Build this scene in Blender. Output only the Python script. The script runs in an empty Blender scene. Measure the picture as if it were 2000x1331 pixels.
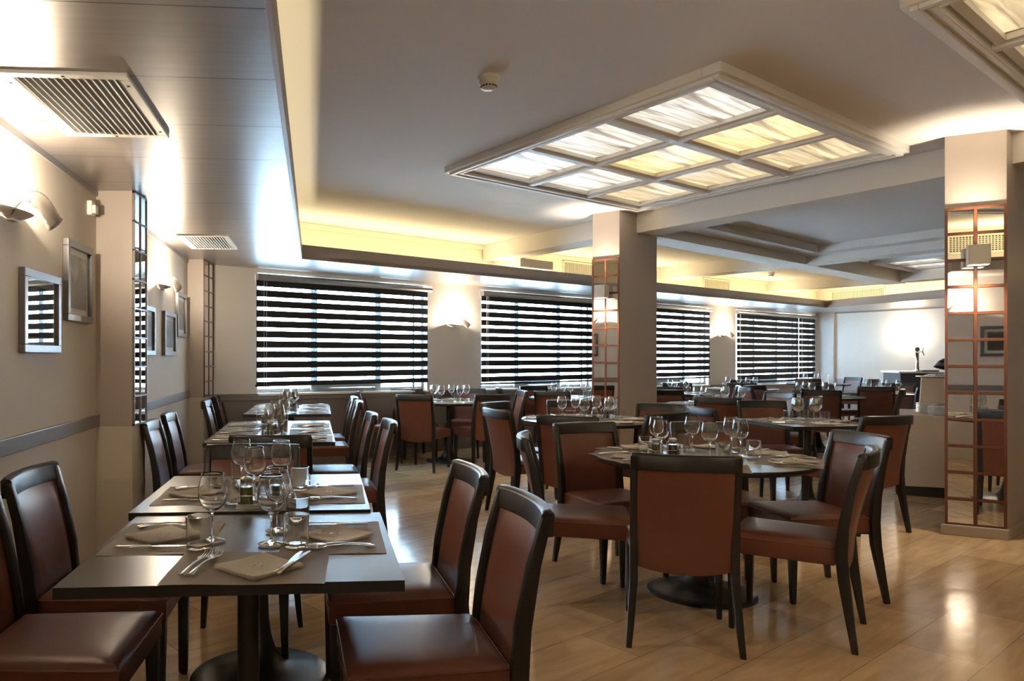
import bpy, bmesh, math, random
from mathutils import Vector, Matrix
random.seed(7)
PI = math.pi
SC = bpy.context.scene
COL = SC.collection
CAM_H = 1.29

# ------------------------------------------------------------------ camera, world, exposure, lights
cam_d = bpy.data.cameras.new('camera'); cam = bpy.data.objects.new('camera', cam_d); COL.objects.link(cam)
cam.location = (0, 0, CAM_H); cam.rotation_euler = (PI/2, 0, 0)
cam_d.sensor_width = 36; cam_d.lens = 36*1450/2000
cam_d.shift_x = (1000-740)/2000; cam_d.shift_y = (698-665.5)/2000
cam_d.clip_start = .05; cam_d.clip_end = 200
SC.camera = cam
SC.view_settings.view_transform = 'Standard'; SC.view_settings.look = 'None'
SC.view_settings.gamma = 1; SC.view_settings.use_curve_mapping = False
SC.view_settings.exposure = 2.12
wd = bpy.data.worlds.new('daylight'); SC.world = wd; wd.use_nodes = True
bg = wd.node_tree.nodes['Background']; bg.inputs[0].default_value = (.62, .82, 1, 1); bg.inputs[1].default_value = 9.0

def area(name, loc, sx, sy, power, col, rot=(0, 0, 0)):
    l = bpy.data.lights.new(name, 'AREA'); l.shape = 'RECTANGLE'; l.size = sx; l.size_y = sy
    l.energy = power; l.color = col
    o = bpy.data.objects.new(name, l); COL.objects.link(o); o.location = loc; o.rotation_euler = rot
    return o
def point(name, loc, power, col, r=.03):
    l = bpy.data.lights.new(name, 'POINT'); l.energy = power; l.color = col; l.shadow_soft_size = r
    o = bpy.data.objects.new(name, l); COL.objects.link(o); o.location = loc
    return o
def spot(name, loc, power, col, up, ang=1.5, r=.02):
    l = bpy.data.lights.new(name, 'SPOT'); l.energy = power; l.color = col; l.shadow_soft_size = r
    l.spot_size = ang; l.spot_blend = 1
    o = bpy.data.objects.new(name, l); COL.objects.link(o); o.location = loc
    o.rotation_euler = (PI, 0, 0) if up else (0, 0, 0)
    return o
YEL = (1, .84, .52); WARM = (1, .86, .66)

# window wall frame
WO = Vector((-1.85, 8.17, 0)); WD = Vector((.7953, .6062, 0)); WN = Vector((.6062, -.7953, 0)); WL = 15.23
def w3(s, off=0, z=0):
    v = WO+WD*s+WN*off; return Vector((v.x, v.y, z))
WANG = math.atan2(WD.y, WD.x)
CORNER = w3(WL)
BD = Vector((.42, -.908, 0)).normalized(); BN = Vector((-.908, -.42, 0)).normalized()
def b3(s, off=0, z=0):
    v = CORNER+BD*s+BN*off; return Vector((v.x, v.y, z))
# left wall
LD = Vector((-.082, 1, 0)).normalized(); LNv = Vector((1, .082, 0)).normalized(); LO = Vector((-1.62, 3.174, 0))
def l3(y, off=0, z=0):
    return Vector((-1.62-.082*(y-3.174)+off, y, z))
ZS, ZC = 2.31, 2.90          # soffit and main ceiling heights
ZB = 2.68                    # underside of beams

# cove lights lying on top of the soffits, behind their lips
def cove(a, b, z, power, w=.05):
    m = (a+b)/2; L = (b-a).length; ang = math.atan2((b-a).y, (b-a).x)
    return area('cove_light', (m.x, m.y, z), L, w, power, YEL, (PI, 0, ang))
LIPA = Vector((-.15, .2, 0)); 
cove(Vector((-.205, .4, 0)), Vector((-.84, 7.65, 0)), 2.355, 4.8, .015)
cove(w3(.3, .38), w3(14.6, .38), 2.37, 23)
cove(b3(.4, .38), b3(9, .38), 2.37, 20)
# daylight coming in at each window is the world; ceiling panes glow by their own emission
# ------------------------------------------------------------------ materials
MATS = {}
def mat(name, col, rough=.5, metal=0, **k):
    if name in MATS: return MATS[name]
    m = bpy.data.materials.new(name); m.use_nodes = True
    b = m.node_tree.nodes['Principled BSDF']
    b.inputs['Base Color'].default_value = (*col, 1); b.inputs['Roughness'].default_value = rough
    b.inputs['Metallic'].default_value = metal
    for kk, v in k.items(): b.inputs[kk.replace('_', ' ')].default_value = v
    MATS[name] = m; return m
def N(m, t, **k):
    n = m.node_tree.nodes.new(t)
    for a, v in k.items(): setattr(n, a, v)
    return n
def L(m, a, b): m.node_tree.links.new(a, b)
def bsdf(m): return m.node_tree.nodes['Principled BSDF']
def vary(m, c1, c2, scale=(4, 4, 4), detail=4, bump=0, nscale=1, rot=0, rough=None):
    tc = N(m, 'ShaderNodeTexCoord'); mp = N(m, 'ShaderNodeMapping')
    mp.inputs['Scale'].default_value = scale; mp.inputs['Rotation'].default_value = (0, 0, rot)
    nz = N(m, 'ShaderNodeTexNoise'); nz.inputs['Scale'].default_value = nscale; nz.inputs['Detail'].default_value = detail
    cr = N(m, 'ShaderNodeMix', data_type='RGBA')
    cr.inputs[6].default_value = (*c1, 1); cr.inputs[7].default_value = (*c2, 1)
    L(m, tc.outputs['Object'], mp.inputs[0]); L(m, mp.outputs[0], nz.inputs['Vector'])
    L(m, nz.outputs[0], cr.inputs[0]); L(m, cr.outputs[2], bsdf(m).inputs['Base Color'])
    if bump:
        bp = N(m, 'ShaderNodeBump'); bp.inputs['Strength'].default_value = bump; bp.inputs['Distance'].default_value = .002
        L(m, nz.outputs[0], bp.inputs['Height']); L(m, bp.outputs[0], bsdf(m).inputs['Normal'])
    if rough:
        mr = N(m, 'ShaderNodeMapRange'); mr.inputs[3].default_value = rough[0]; mr.inputs[4].default_value = rough[1]
        L(m, nz.outputs[0], mr.inputs[0]); L(m, mr.outputs[0], bsdf(m).inputs['Roughness'])
    return m
M_wall = vary(mat('wall_cream', (.5, .45, .38), .75), (.62, .55, .455), (.66, .59, .49), (3, 3, 3), bump=.1)
M_wallw = vary(mat('wall_light', (.5, .45, .38), .75), (.62, .565, .505), (.66, .61, .55), (3, 3, 3))
M_upper = mat('wall_upper', (.74, .68, .52), .8)
M_dado = vary(mat('dado_taupe', (.17, .14, .125), .5), (.18, .15, .135), (.22, .185, .165), (2, 2, 2))
M_rail = vary(mat('rail_taupe', (.17, .15, .145), .35), (.19, .165, .155), (.24, .21, .20), (1, 1, 8))
M_pill = vary(mat('pillar_taupe', (.27, .22, .195), .38), (.42, .355, .305), (.47, .40, .345), (3, 3, .6), bump=.05)
M_ceil = mat('ceiling_paint', (.76, .71, .645), .85)
M_fasc = vary(mat('fascia_taupe', (.17, .145, .13), .4), (.30, .25, .22), (.35, .295, .26), (2, 2, 8))
M_white = mat('white_paint', (.80, .77, .72), .4)
M_plast = mat('white_plastic', (.75, .72, .66), .35)
# silver laminate soffit with seams every 0.56 m
def laminate(name, rot, off=0):
    m = mat(name, (.42, .385, .36), .31, .75)
    tc = N(m, 'ShaderNodeTexCoord'); mp = N(m, 'ShaderNodeMapping'); mp.inputs['Rotation'].default_value = (0, 0, rot)
    L(m, tc.outputs['Object'], mp.inputs[0])
    sp = N(m, 'ShaderNodeSeparateXYZ'); L(m, mp.outputs[0], sp.inputs[0])
    md = N(m, 'ShaderNodeMath', operation='ADD'); md.inputs[1].default_value = off+56
    L(m, sp.outputs[1], md.inputs[0])
    mo = N(m, 'ShaderNodeMath', operation='MODULO'); mo.inputs[1].default_value = .56; L(m, md.outputs[0], mo.inputs[0])
    lt = N(m, 'ShaderNodeMath', operation='LESS_THAN'); lt.inputs[1].default_value = .006; L(m, mo.outputs[0], lt.inputs[0])
    nz = N(m, 'ShaderNodeTexNoise'); nz.inputs['Scale'].default_value = 1; nz.inputs['Detail'].default_value = 5
    m2 = N(m, 'ShaderNodeMapping'); m2.inputs['Scale'].default_value = (1.2, 45, 1); L(m, mp.outputs[0], m2.inputs[0]); L(m, m2.outputs[0], nz.inputs['Vector'])
    c1 = N(m, 'ShaderNodeMix', data_type='RGBA'); c1.inputs[6].default_value = (.33, .295, .27, 1); c1.inputs[7].default_value = (.44, .395, .36, 1)
    L(m, nz.outputs[0], c1.inputs[0])
    c2 = N(m, 'ShaderNodeMix', data_type='RGBA'); c2.inputs[7].default_value = (.09, .08, .075, 1)
    L(m, c1.outputs[2], c2.inputs[6]); L(m, lt.outputs[0], c2.inputs[0]); L(m, c2.outputs[2], bsdf(m).inputs['Base Color'])
    bp = N(m, 'ShaderNodeBump'); bp.inputs['Strength'].default_value = .12; bp.inputs['Distance'].default_value = .002
    L(m, nz.outputs[0], bp.inputs['Height']); L(m, bp.outputs[0], bsdf(m).inputs['Normal'])
    return m
M_lamL = laminate('silver_laminate_side', -.082, .05)
M_lamW = laminate('silver_laminate_window', PI/2-WANG, 0)
# floor
def floor_mat():
    m = mat('stone_floor', (.4, .3, .19), .14)
    tc = N(m, 'ShaderNodeTexCoord'); mp = N(m, 'ShaderNodeMapping'); mp.inputs['Rotation'].default_value = (0, 0, -WANG)
    L(m, tc.outputs['Object'], mp.inputs[0])
    br = N(m, 'ShaderNodeTexBrick'); br.offset = .37; br.squash = 1
    br.inputs['Scale'].default_value = 1; br.inputs['Brick Width'].default_value = .78; br.inputs['Row Height'].default_value = .31
    br.inputs['Mortar Size'].default_value = .0016; br.inputs['Mortar Smooth'].default_value = .3; br.inputs['Bias'].default_value = 0
    br.inputs['Color1'].default_value = (.66, .45, .25, 1); br.inputs['Color2'].default_value = (.46, .30, .165, 1); br.inputs['Mortar'].default_value = (.22, .15, .09, 1)
    L(m, mp.outputs[0], br.inputs['Vector'])
    nz = N(m, 'ShaderNodeTexNoise'); nz.inputs['Scale'].default_value = 1; nz.inputs['Detail'].default_value = 7; nz.inputs['Distortion'].default_value = .6
    m2 = N(m, 'ShaderNodeMapping'); m2.inputs['Scale'].default_value = (3, 16, 1); L(m, mp.outputs[0], m2.inputs[0]); L(m, m2.outputs[0], nz.inputs['Vector'])
    mx = N(m, 'ShaderNodeMix', data_type='RGBA', blend_type='MULTIPLY'); mx.inputs[0].default_value = .8
    mr = N(m, 'ShaderNodeMapRange'); mr.inputs[1].default_value = .3; mr.inputs[2].default_value = .7; mr.inputs[3].default_value = .78; mr.inputs[4].default_value = 1.15
    L(m, nz.outputs[0], mr.inputs[0]); cb = N(m, 'ShaderNodeCombineColor')
    for i in range(3): L(m, mr.outputs[0], cb.inputs[i])
    L(m, br.outputs['Color'], mx.inputs[6]); L(m, cb.outputs[0], mx.inputs[7]); L(m, mx.outputs[2], bsdf(m).inputs['Base Color'])
    r2 = N(m, 'ShaderNodeMapRange'); r2.inputs[3].default_value = .09; r2.inputs[4].default_value = .2; L(m, nz.outputs[0], r2.inputs[0]); L(m, r2.outputs[0], bsdf(m).inputs['Roughness'])
    n3 = N(m, 'ShaderNodeTexNoise'); n3.inputs['Scale'].default_value = 9; n3.inputs['Detail'].default_value = 3; L(m, tc.outputs['Object'], n3.inputs['Vector'])
    bp = N(m, 'ShaderNodeBump'); bp.inputs['Strength'].default_value = .10; bp.inputs['Distance'].default_value = .01
    L(m, n3.outputs[0], bp.inputs['Height']); L(m, bp.outputs[0], bsdf(m).inputs['Normal'])
    return m
M_floor = floor_mat()
M_leather = vary(mat('brown_leather', (.2, .07, .04), .38), (.125, .040, .023), (.155, .052, .029), (14, 14, 14), bump=.12)
M_frame = vary(mat('dark_wenge_wood', (.012, .009, .007), .36), (.009, .007, .006), (.018, .014, .012), (60, 60, 4))
M_table = vary(mat('dark_oak_top', (.05, .04, .035), .33), (.05, .043, .038), (.10, .088, .077), (8, 130, 8), detail=6, bump=.08, rough=(.24, .28))
M_edge = mat('table_edge_black', (.012, .011, .010), .35)
M_iron = mat('black_cast_metal', (.022, .022, .022), .38, .2)
M_mat = mat('taupe_placemat', (.47, .39, .31), .5)
M_nap = mat('beige_napkin', (.88, .80, .70), .85)
M_gold = mat('gold_print', (.42, .28, .10), .5)
M_steel = mat('polished_steel', (.72, .70, .67), .14, 1)
M_steelb = mat('brushed_steel', (.55, .53, .5), .3, 1)
M_mirror = mat('mirror_glass', (.80, .80, .78), .015, 1)
M_copper = vary(mat('copper_brown_lattice', (.12, .04, .02), .4), (.11, .035, .016), (.15, .048, .02), (5, 5, 20))
M_black = mat('black_fabric', (.006, .007, .009), .8)
M_alu = mat('grey_aluminium', (.34, .34, .33), .45, .3)
M_oil = mat('olive_oil', (.10, .09, .02), .1)
M_vin = mat('dark_vinegar', (.03, .012, .008), .1)
M_cloth = vary(mat('beige_cloth', (.6, .48, .35), .9), (.54, .43, .32), (.60, .49, .37), (30, 30, 30), bump=.15)
M_porc = mat('white_porcelain', (.78, .75, .70), .15)
M_bar = mat('bar_grey', (.06, .06, .068), .65)
M_lampshell = mat('lamp_white_metal', (.62, .58, .53), .4)
M_picframe = mat('grey_metal_frame', (.16, .15, .15), .28, .5)
M_mount = mat('picture_mount', (.62, .58, .52), .6)
M_dark = mat('dark_void', (.03, .03, .03), .8)
def glass_mat():
    m = bpy.data.materials.new('clear_glass'); m.use_nodes = True; nt = m.node_tree; nt.nodes.clear()
    o = N(m, 'ShaderNodeOutputMaterial'); g = N(m, 'ShaderNodeBsdfGlass'); g.inputs['Roughness'].default_value = 0; g.inputs['IOR'].default_value = 1.45
    g.inputs['Color'].default_value = (.985, .99, .99, 1); L(m, g.outputs[0], o.inputs[0]); return m
def thin_glass(name, gl=.75, tint=(.97, .985, .98), base=.04, rough=.02, gcol=1.0):
    m = bpy.data.materials.new(name); m.use_nodes = True; nt = m.node_tree; nt.nodes.clear()
    o = N(m, 'ShaderNodeOutputMaterial'); t = N(m, 'ShaderNodeBsdfTransparent'); t.inputs[0].default_value = (*tint, 1)
    g = N(m, 'ShaderNodeBsdfGlossy'); g.inputs['Roughness'].default_value = rough; g.inputs[0].default_value = (gcol, gcol, gcol, 1)
    lw = N(m, 'ShaderNodeLayerWeight'); lw.inputs[0].default_value = .5
    pw = N(m, 'ShaderNodeMath', operation='POWER'); pw.inputs[1].default_value = 3.0; L(m, lw.outputs['Facing'], pw.inputs[0])
    ma = N(m, 'ShaderNodeMath', operation='MULTIPLY_ADD'); ma.inputs[1].default_value = gl; ma.inputs[2].default_value = base; L(m, pw.outputs[0], ma.inputs[0])
    x = N(m, 'ShaderNodeMixShader'); L(m, ma.outputs[0], x.inputs[0]); L(m, t.outputs[0], x.inputs[1]); L(m, g.outputs[0], x.inputs[2]); L(m, x.outputs[0], o.inputs[0])
    return m
M_glass = glass_mat()
M_glassfar = thin_glass('clear_thin_glass', base=.07)
M_pane = thin_glass('window_glass', base=.03)
M_picglass = thin_glass('picture_glass', base=.20, rough=.01)
M_picmatt = thin_glass('picture_glass_dull', gl=.15, base=.03, rough=.05)
def sheer_mat():
    m = bpy.data.materials.new('sheer_fabric'); m.use_nodes = True; nt = m.node_tree; nt.nodes.clear()
    o = N(m, 'ShaderNodeOutputMaterial'); t = N(m, 'ShaderNodeBsdfTransparent'); tr = N(m, 'ShaderNodeBsdfTranslucent')
    t.inputs[0].default_value = (.85, .9, .95, 1); tr.inputs[0].default_value = (.7, .75, .8, 1)
    x = N(m, 'ShaderNodeMixShader'); x.inputs[0].default_value = .035
    L(m, t.outputs[0], x.inputs[1]); L(m, tr.outputs[0], x.inputs[2]); L(m, x.outputs[0], o.inputs[0]); return m
M_sheer = sheer_mat()
def lit_mat(name, col, st):
    m = mat(name, col, .5); b = bsdf(m); b.inputs['Emission Color'].default_value = (*col, 1); b.inputs['Emission Strength'].default_value = st; return m
M_bulb = lit_mat('lamp_bulb', (1, .93, .82), 14)
def pane_mat(name, warm, st):
    # ribbed translucent glass; lamp glow put in as streaked emission colour
    m = mat(name, (.5, .45, .36), .35); b = bsdf(m)
    tc = N(m, 'ShaderNodeTexCoord'); mp = N(m, 'ShaderNodeMapping'); mp.inputs['Scale'].default_value = (1.3, 15, 1); L(m, tc.outputs['Object'], mp.inputs[0])
    nz = N(m, 'ShaderNodeTexNoise'); nz.inputs['Scale'].default_value = 1; nz.inputs['Detail'].default_value = 3; nz.inputs['Distortion'].default_value = .8; L(m, mp.outputs[0], nz.inputs['Vector'])
    cr = N(m, 'ShaderNodeValToRGB'); e = cr.color_ramp.elements
    e[0].position = .36; e[0].color = (.16, .12, .07, 1); e[1].position = .68; e[1].color = (*warm, 1)
    L(m, nz.outputs[0], cr.inputs[0]); L(m, cr.outputs[0], b.inputs['Emission Color']); b.inputs['Emission Strength'].default_value = st
    bp = N(m, 'ShaderNodeBump'); bp.inputs['Strength'].default_value = .5; bp.inputs['Distance'].default_value = .01; L(m, nz.outputs[0], bp.inputs['Height']); L(m, bp.outputs[0], b.inputs['Normal'])
    return m
M_pane1 = pane_mat('ribbed_pane_warm', (1, .76, .32), .5)
M_pane2 = pane_mat('ribbed_pane_white', (.95, .90, .80), .34)
M_pane3 = pane_mat('ribbed_pane_amber', (.85, .66, .38), .36)

# ------------------------------------------------------------------ mesh helpers
def tf(bm, vs, M): bmesh.ops.transform(bm, matrix=M, verts=vs)
def box(bm, x0, x1, y0, y1, z0, z1, M=None, mi=0):
    c = [(x0, y0, z0), (x1, y0, z0), (x1, y1, z0), (x0, y1, z0), (x0, y0, z1), (x1, y0, z1), (x1, y1, z1), (x0, y1, z1)]
    v = [bm.verts.new(p) for p in c]
    for f in ((0, 3, 2, 1), (4, 5, 6, 7), (0, 1, 5, 4), (1, 2, 6, 5), (2, 3, 7, 6), (3, 0, 4, 7)):
        fc = bm.faces.new([v[i] for i in f]); fc.material_index = mi
    if M: tf(bm, v, M)
    return v
def prism(bm, pts, z0, z1, mi=0, cap=True):
    """pts: plan polygon; z0,z1 floats or lists"""
    n = len(pts); a0 = z0 if isinstance(z0, (list, tuple)) else [z0]*n; a1 = z1 if isinstance(z1, (list, tuple)) else [z1]*n
    lo = [bm.verts.new((p[0], p[1], a0[i])) for i, p in enumerate(pts)]; hi = [bm.verts.new((p[0], p[1], a1[i])) for i, p in enumerate(pts)]
    fs = [bm.faces.new(list(reversed(lo))), bm.faces.new(hi)]
    for i in range(n): fs.append(bm.faces.new((lo[i], lo[(i+1) % n], hi[(i+1) % n], hi[i])))
    for f in fs: f.material_index = mi
    return lo+hi
def wallseg(bm, a, b, nrm, t0, t1, z0, z1, mi=0):
    """slab along a->b, from offset t0 to t1 along nrm, z per end allowed"""
    p = [a+nrm*t0, b+nrm*t0, b+nrm*t1, a+nrm*t1]
    def e(z): return [z[0], z[1], z[1], z[0]] if isinstance(z, (list, tuple)) else z
    return prism(bm, p, e(z0), e(z1), mi)
def lathe(bm, prof, seg=24, mi=0, closed=False):
    rings = []
    for r, z in prof:
        if r < 1e-6: rings.append([bm.verts.new((0, 0, z))])
        else: rings.append([bm.verts.new((r*math.cos(2*PI*i/seg), r*math.sin(2*PI*i/seg), z)) for i in range(seg)])
    pairs = list(zip(rings[:-1], rings[1:]))
    if closed: pairs.append((rings[-1], rings[0]))
    for a, b in pairs:
        for i in range(seg):
            j = (i+1) % seg
            if len(a) == 1 and len(b) == 1: continue
            if len(a) == 1: f = bm.faces.new((a[0], b[j], b[i]))
            elif len(b) == 1: f = bm.faces.new((a[i], a[j], b[0]))
            else: f = bm.faces.new((a[i], a[j], b[j], b[i]))
            f.material_index = mi
def tube(bm, pts, r, seg=8, mi=0, flat=1.0):
    pts = [Vector(p) for p in pts]; rings = []; n = len(pts)
    rr = r if isinstance(r, (list, tuple)) else [r]*n
    prev = None
    for i, p in enumerate(pts):
        t = (pts[min(i+1, n-1)]-pts[max(i-1, 0)]).normalized()
        up = Vector((0, 0, 1)) if abs(t.z) < .9 else Vector((0, 1, 0))
        s = t.cross(up).normalized()
        if prev is not None and s.dot(prev) < 0: s = -s
        prev = s
        u = s.cross(t)
        rings.append([bm.verts.new(p+(s*math.cos(2*PI*k/seg)+u*math.sin(2*PI*k/seg)*flat)*rr[i]) for k in range(seg)])
    for a, b in zip(rings[:-1], rings[1:]):
        for k in range(seg):
            f = bm.faces.new((a[k], a[(k+1) % seg], b[(k+1) % seg], b[k])); f.material_index = mi
    bm.faces.new(list(reversed(rings[0]))); bm.faces.new(rings[-1])
def new(): return bmesh.new()
def obj(name, bm, mats, parent=None, smooth=False, bevel=0, loc=None, seg=2):
    bmesh.ops.recalc_face_normals(bm, faces=bm.faces)
    me = bpy.data.meshes.new(name)
    if bevel:
        es = [e for e in bm.edges if len(e.link_faces) == 2 and e.calc_face_angle(0) > .5]
        bmesh.ops.bevel(bm, geom=es, offset=bevel, segments=seg, affect='EDGES', profile=.6)
    bm.to_mesh(me); bm.free()
    for m in (mats if isinstance(mats, (list, tuple)) else [mats]): me.materials.append(m)
    if smooth:
        for p in me.polygons: p.use_smooth = True
        if smooth == 'auto': me.set_sharp_from_angle(angle=.7)
    o = bpy.data.objects.new(name, me); COL.objects.link(o)
    if parent: o.parent = parent
    if loc: o.location = loc
    return o
def struct(name, bm, mats, parent=None, **k):
    o = obj(name, bm, mats, parent, **k)
    if not parent: o['kind'] = 'structure'
    return o
def thing(name, label, cat, loc=(0, 0, 0), rz=0, group=None):
    o = bpy.data.objects.new(name, None); COL.objects.link(o); o.location = loc; o.rotation_euler = (0, 0, rz)
    o['label'] = label; o['category'] = cat
    if group: o['group'] = group
    o.empty_display_size = .1
    return o
def tag(o, label, cat, group=None):
    o['label'] = label; o['category'] = cat
    if group: o['group'] = group
    return o
KIDS = {}
def dup(root):
    r = root.copy(); COL.objects.link(r)
    for ch in root.children_recursive if False else list(root.children):
        c = ch.copy(); COL.objects.link(c); c.parent = r
        for g in list(ch.children):
            d = g.copy(); COL.objects.link(d); d.parent = c
    return r
def rz2(fx, fy): return math.atan2(fy, fx)-PI/2     # local +Y faces (fx,fy)

# ------------------------------------------------------------------ setting: floor, walls, ceiling
poly = [l3(-3.2), l3(8.6), w3(WL+.3, -.3), b3(14, -.3), (14, -3.2)]
poly = [Vector((p[0], p[1], 0)) for p in poly]
bm = new(); prism(bm, poly, -.1, 0); struct('floor', bm, M_floor)
bm = new(); prism(bm, poly, ZC, ZC+.1); struct('ceiling', bm, M_ceil)

# left wall: cream, full height; rail
bm = new(); wallseg(bm, l3(-3.2), l3(8.35), -LNv, 0, .2, 0, ZC); struct('wall_left', bm, M_wall)
bm = new(); wallseg(bm, l3(-3.2), l3(4.56), LNv, 0, .022, .865, .938); wallseg(bm, l3(4.8), l3(7.75), LNv, 0, .022, .865, .938)
struct('trim_1', bm, M_rail, bevel=.003)
bm = new(); wallseg(bm, l3(-3.2), l3(8.2), LNv, 0, .012, ZS-.035, ZS); struct('trim_2', bm, M_rail)
# left pillars (taupe cladding over cream foot)
def pillar(x0, x1, y0, y1):
    o = bpy.data.objects.new('pillar', None); COL.objects.link(o); o['kind'] = 'structure'
    bm = new(); box(bm, x0, x1, y0, y1, .866, ZS); obj('cladding', bm, M_pill, o)
    bm = new(); box(bm, x0, x1, y0, y1, 0, .866); obj('foot', bm, M_wall, o)
pillar(-1.80, -1.512, 4.55, 4.80)
pillar(-2.08, -1.83, 7.74, 8.30)

# window wall with openings
def sill(s): return .878-.0125*s
WINS = [(.576, 3.148), (4.184, 6.75), (7.80, 10.41), (11.47, 14.16), (14.26, 14.98)]
ZT = 2.26
bm = new()
edges = [0]+[x for w in WINS for x in w]+[WL]
for i in range(0, len(edges), 2):
    a, b = edges[i], edges[i+1]
    wallseg(bm, w3(a if a else -.35), w3(b if b < WL else WL+.3), -WN, 0, .25, [sill(a)-.07, sill(b)-.07], ZS+.02)
for a, b in WINS: wallseg(bm, w3(a), w3(b), -WN, 0, .25, ZT, ZS+.02)
struct('wall_window', bm, M_wallw)
bm = new(); wallseg(bm, w3(-.35), w3(WL+.3), -WN, 0, .25, 0, [sill(0)-.07, sill(WL)-.07]); struct('wall_window_dado', bm, M_dado)
bm = new(); wallseg(bm, w3(-.3), w3(WL), -WN, 0, .25, ZS+.02, ZC); struct('wall_window_upper', bm, M_upper)
bm = new()
wallseg(bm, w3(.0), w3(WL), WN, 0, .02, [sill(0)-.075, sill(WL)-.075], [sill(0)-.0, sill(WL)-.0]); struct('trim_3', bm, M_dado, bevel=.003)
bm = new()
for a, b in WINS: wallseg(bm, w3(a), w3(b), -WN, -.035, .14, [sill(a)-.02, sill(b)-.02], [sill(a)+.004, sill(b)+.004])
struct('trim_4', bm, M_white)
bm = new(); wallseg(bm, w3(0), w3(WL), WN, 0, .015, 0, .08); struct('baseboard_window', bm, M_dado, bevel=.003)
# windows
for k, (a, b) in enumerate(WINS):
    o = bpy.data.objects.new('window_%d' % (k+1), None); COL.objects.link(o); o['kind'] = 'structure'
    bm = new(); zs = [sill(a), sill(b)]; w = b-a
    def bar(s0, s1, z0, z1, d0=.08, d1=.13): wallseg(bm, w3(s0), w3(s1), -WN, d0, d1, z0, z1)
    bar(a, b, [zs[0], zs[1]], [zs[0]+.05, zs[1]+.05]); bar(a, b, ZT-.05, ZT); bar(a, a+.04, zs[0], ZT); bar(b-.04, b, zs[1], ZT)
    if w > 1:
        s1, s2 = a+w*.31, a+w*.69
        bar(s1-.045, s1+.045, zs[0], ZT, .05, .13); bar(s2-.045, s2+.045, zs[0], ZT, .05, .13)
        bar(s1+.045, s2-.045, zs[0]+.04, zs[0]+.13, .05, .12); bar(s1+.045, s2-.045, ZT-.12, ZT-.03, .05, .12)
        bar(b-.2, b-.16, zs[1], ZT, .07, .12)
    obj('window_frame', bm, M_alu, o)
    bm = new(); wallseg(bm, w3(a+.03), w3(b-.03), -WN, .095, .101, [zs[0]+.03, zs[1]+.03], ZT-.03); obj('pane', bm, M_pane, o)
    if w > 1:
        bm = new(); h = (s1+s2)/2; c = w3(h-.25, -.04, zs[0]+.085)
        M = Matrix.Translation(c) @ Matrix.Rotation(WANG, 4, 'Z')
        box(bm, -.05, .05, -.015, .0, -.012, .012, M); box(bm, .03, .045, -.03, 0, 0, .06, M)
        obj('window_handle', bm, M_alu, o)
# blinds
def blind(a, b, zb, zt, dark, light, label, ext=0):
    ang = WANG
    r = thing('zebra_blind', label, 'blind', tuple(w3(a, .012, 0)), ang, 'striped day and night blinds on the window wall')
    w = b-a+ext
    bm = new(); z0 = zt
    prof = [(.0, .0), (-.055, .0), (-.07, .02), (-.07, .05), (-.05, .075), (0, .08)]
    n = len(prof)
    va = [bm.verts.new((-.03, y, z0+z)) for y, z in prof]; vb = [bm.verts.new((w+.03, y, z0+z)) for y, z in prof]
    bm.faces.new(va); bm.faces.new(vb)
    for i in range(n): bm.faces.new((va[i], va[(i+1) % n], vb[(i+1) % n], vb[i]))
    obj('cassette', bm, M_steelb, r, bevel=.002)
    bm = new(); z = zt+.0; dk = True
    first = True
    while z > zb+.012:
        h = dark if dk else light
        if first: h = dark*.9; first = False
        zz = max(z-h, zb+.012)
        d = 0 if dk else .001
        box(bm, -.035, w-.02, -.025-d, -.023+d, zz, z, mi=0 if dk else 1)
        z = zz; dk = not dk
    obj('striped_fabric', bm, [M_black, M_sheer], r)
    bm = new(); box(bm, -.045, w-.015, -.034, -.014, zb-.014, zb+.012); obj('bottom_rail', bm, M_black, r, bevel=.004)
    bm = new()
    tube(bm, [(.05, -.05, zt), (.052, -.048, zb-.02)], .0016, 5); tube(bm, [(.085, -.05, zt), (.083, -.048, zb-.02)], .0016, 5)
    obj('pull_cord', bm, M_plast, r)
blind(WINS[0][0]-.0, WINS[0][1], .965, 2.17, .077, .040, 'striped black blind on the leftmost and widest window')
blind(WINS[1][0]-.0, WINS[1][1], .905, 2.17, .077, .040, 'striped black blind on the window left of central column')
blind(WINS[2][0]-.0, WINS[2][1], .90, 2.17, .077, .040, 'striped black blind on the window just right of central column')
blind(WINS[3][0]-.0, WINS[3][1], .77, 2.17, .098, .028, 'striped black blind, nearly closed, on the wide window near the far corner', .07)
blind(WINS[4][0]-.0, WINS[4][1], .77, 2.17, .098, .028, 'narrow striped black blind in the far corner', .1)

# back wall
bm = new(); wallseg(bm, b3(-.1), b3(14), -BN, 0, .2, .0, ZC); struct('wall_back', bm, M_wallw)
bm = new(); wallseg(bm, b3(0), b3(14), BN, 0, .012, 0, .80); struct('wall_back_dado', bm, mat('dado_blue_grey', (.33, .32, .33), .6))
bm = new(); wallseg(bm, b3(0), b3(14), BN, 0, .02, ZS-.03, ZS); struct('trim_5', bm, M_rail)
bm = new(); wallseg(bm, b3(0), b3(.45), BN, 0, .06, 0, ZS); struct('pillar', bm, M_pill)
# closing walls out of view
e = b3(14)
bm = new(); wallseg(bm, Vector((e.x, e.y, 0)), Vector((14, -3.2, 0)), Vector((1, 0, 0)), 0, .2, 0, ZC); struct('wall_right', bm, M_wallw)
bm = new(); box(bm, -1.5, 14, -3.4, -3.2, 0, ZC); struct('wall_rear', bm, M_wallw)
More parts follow.
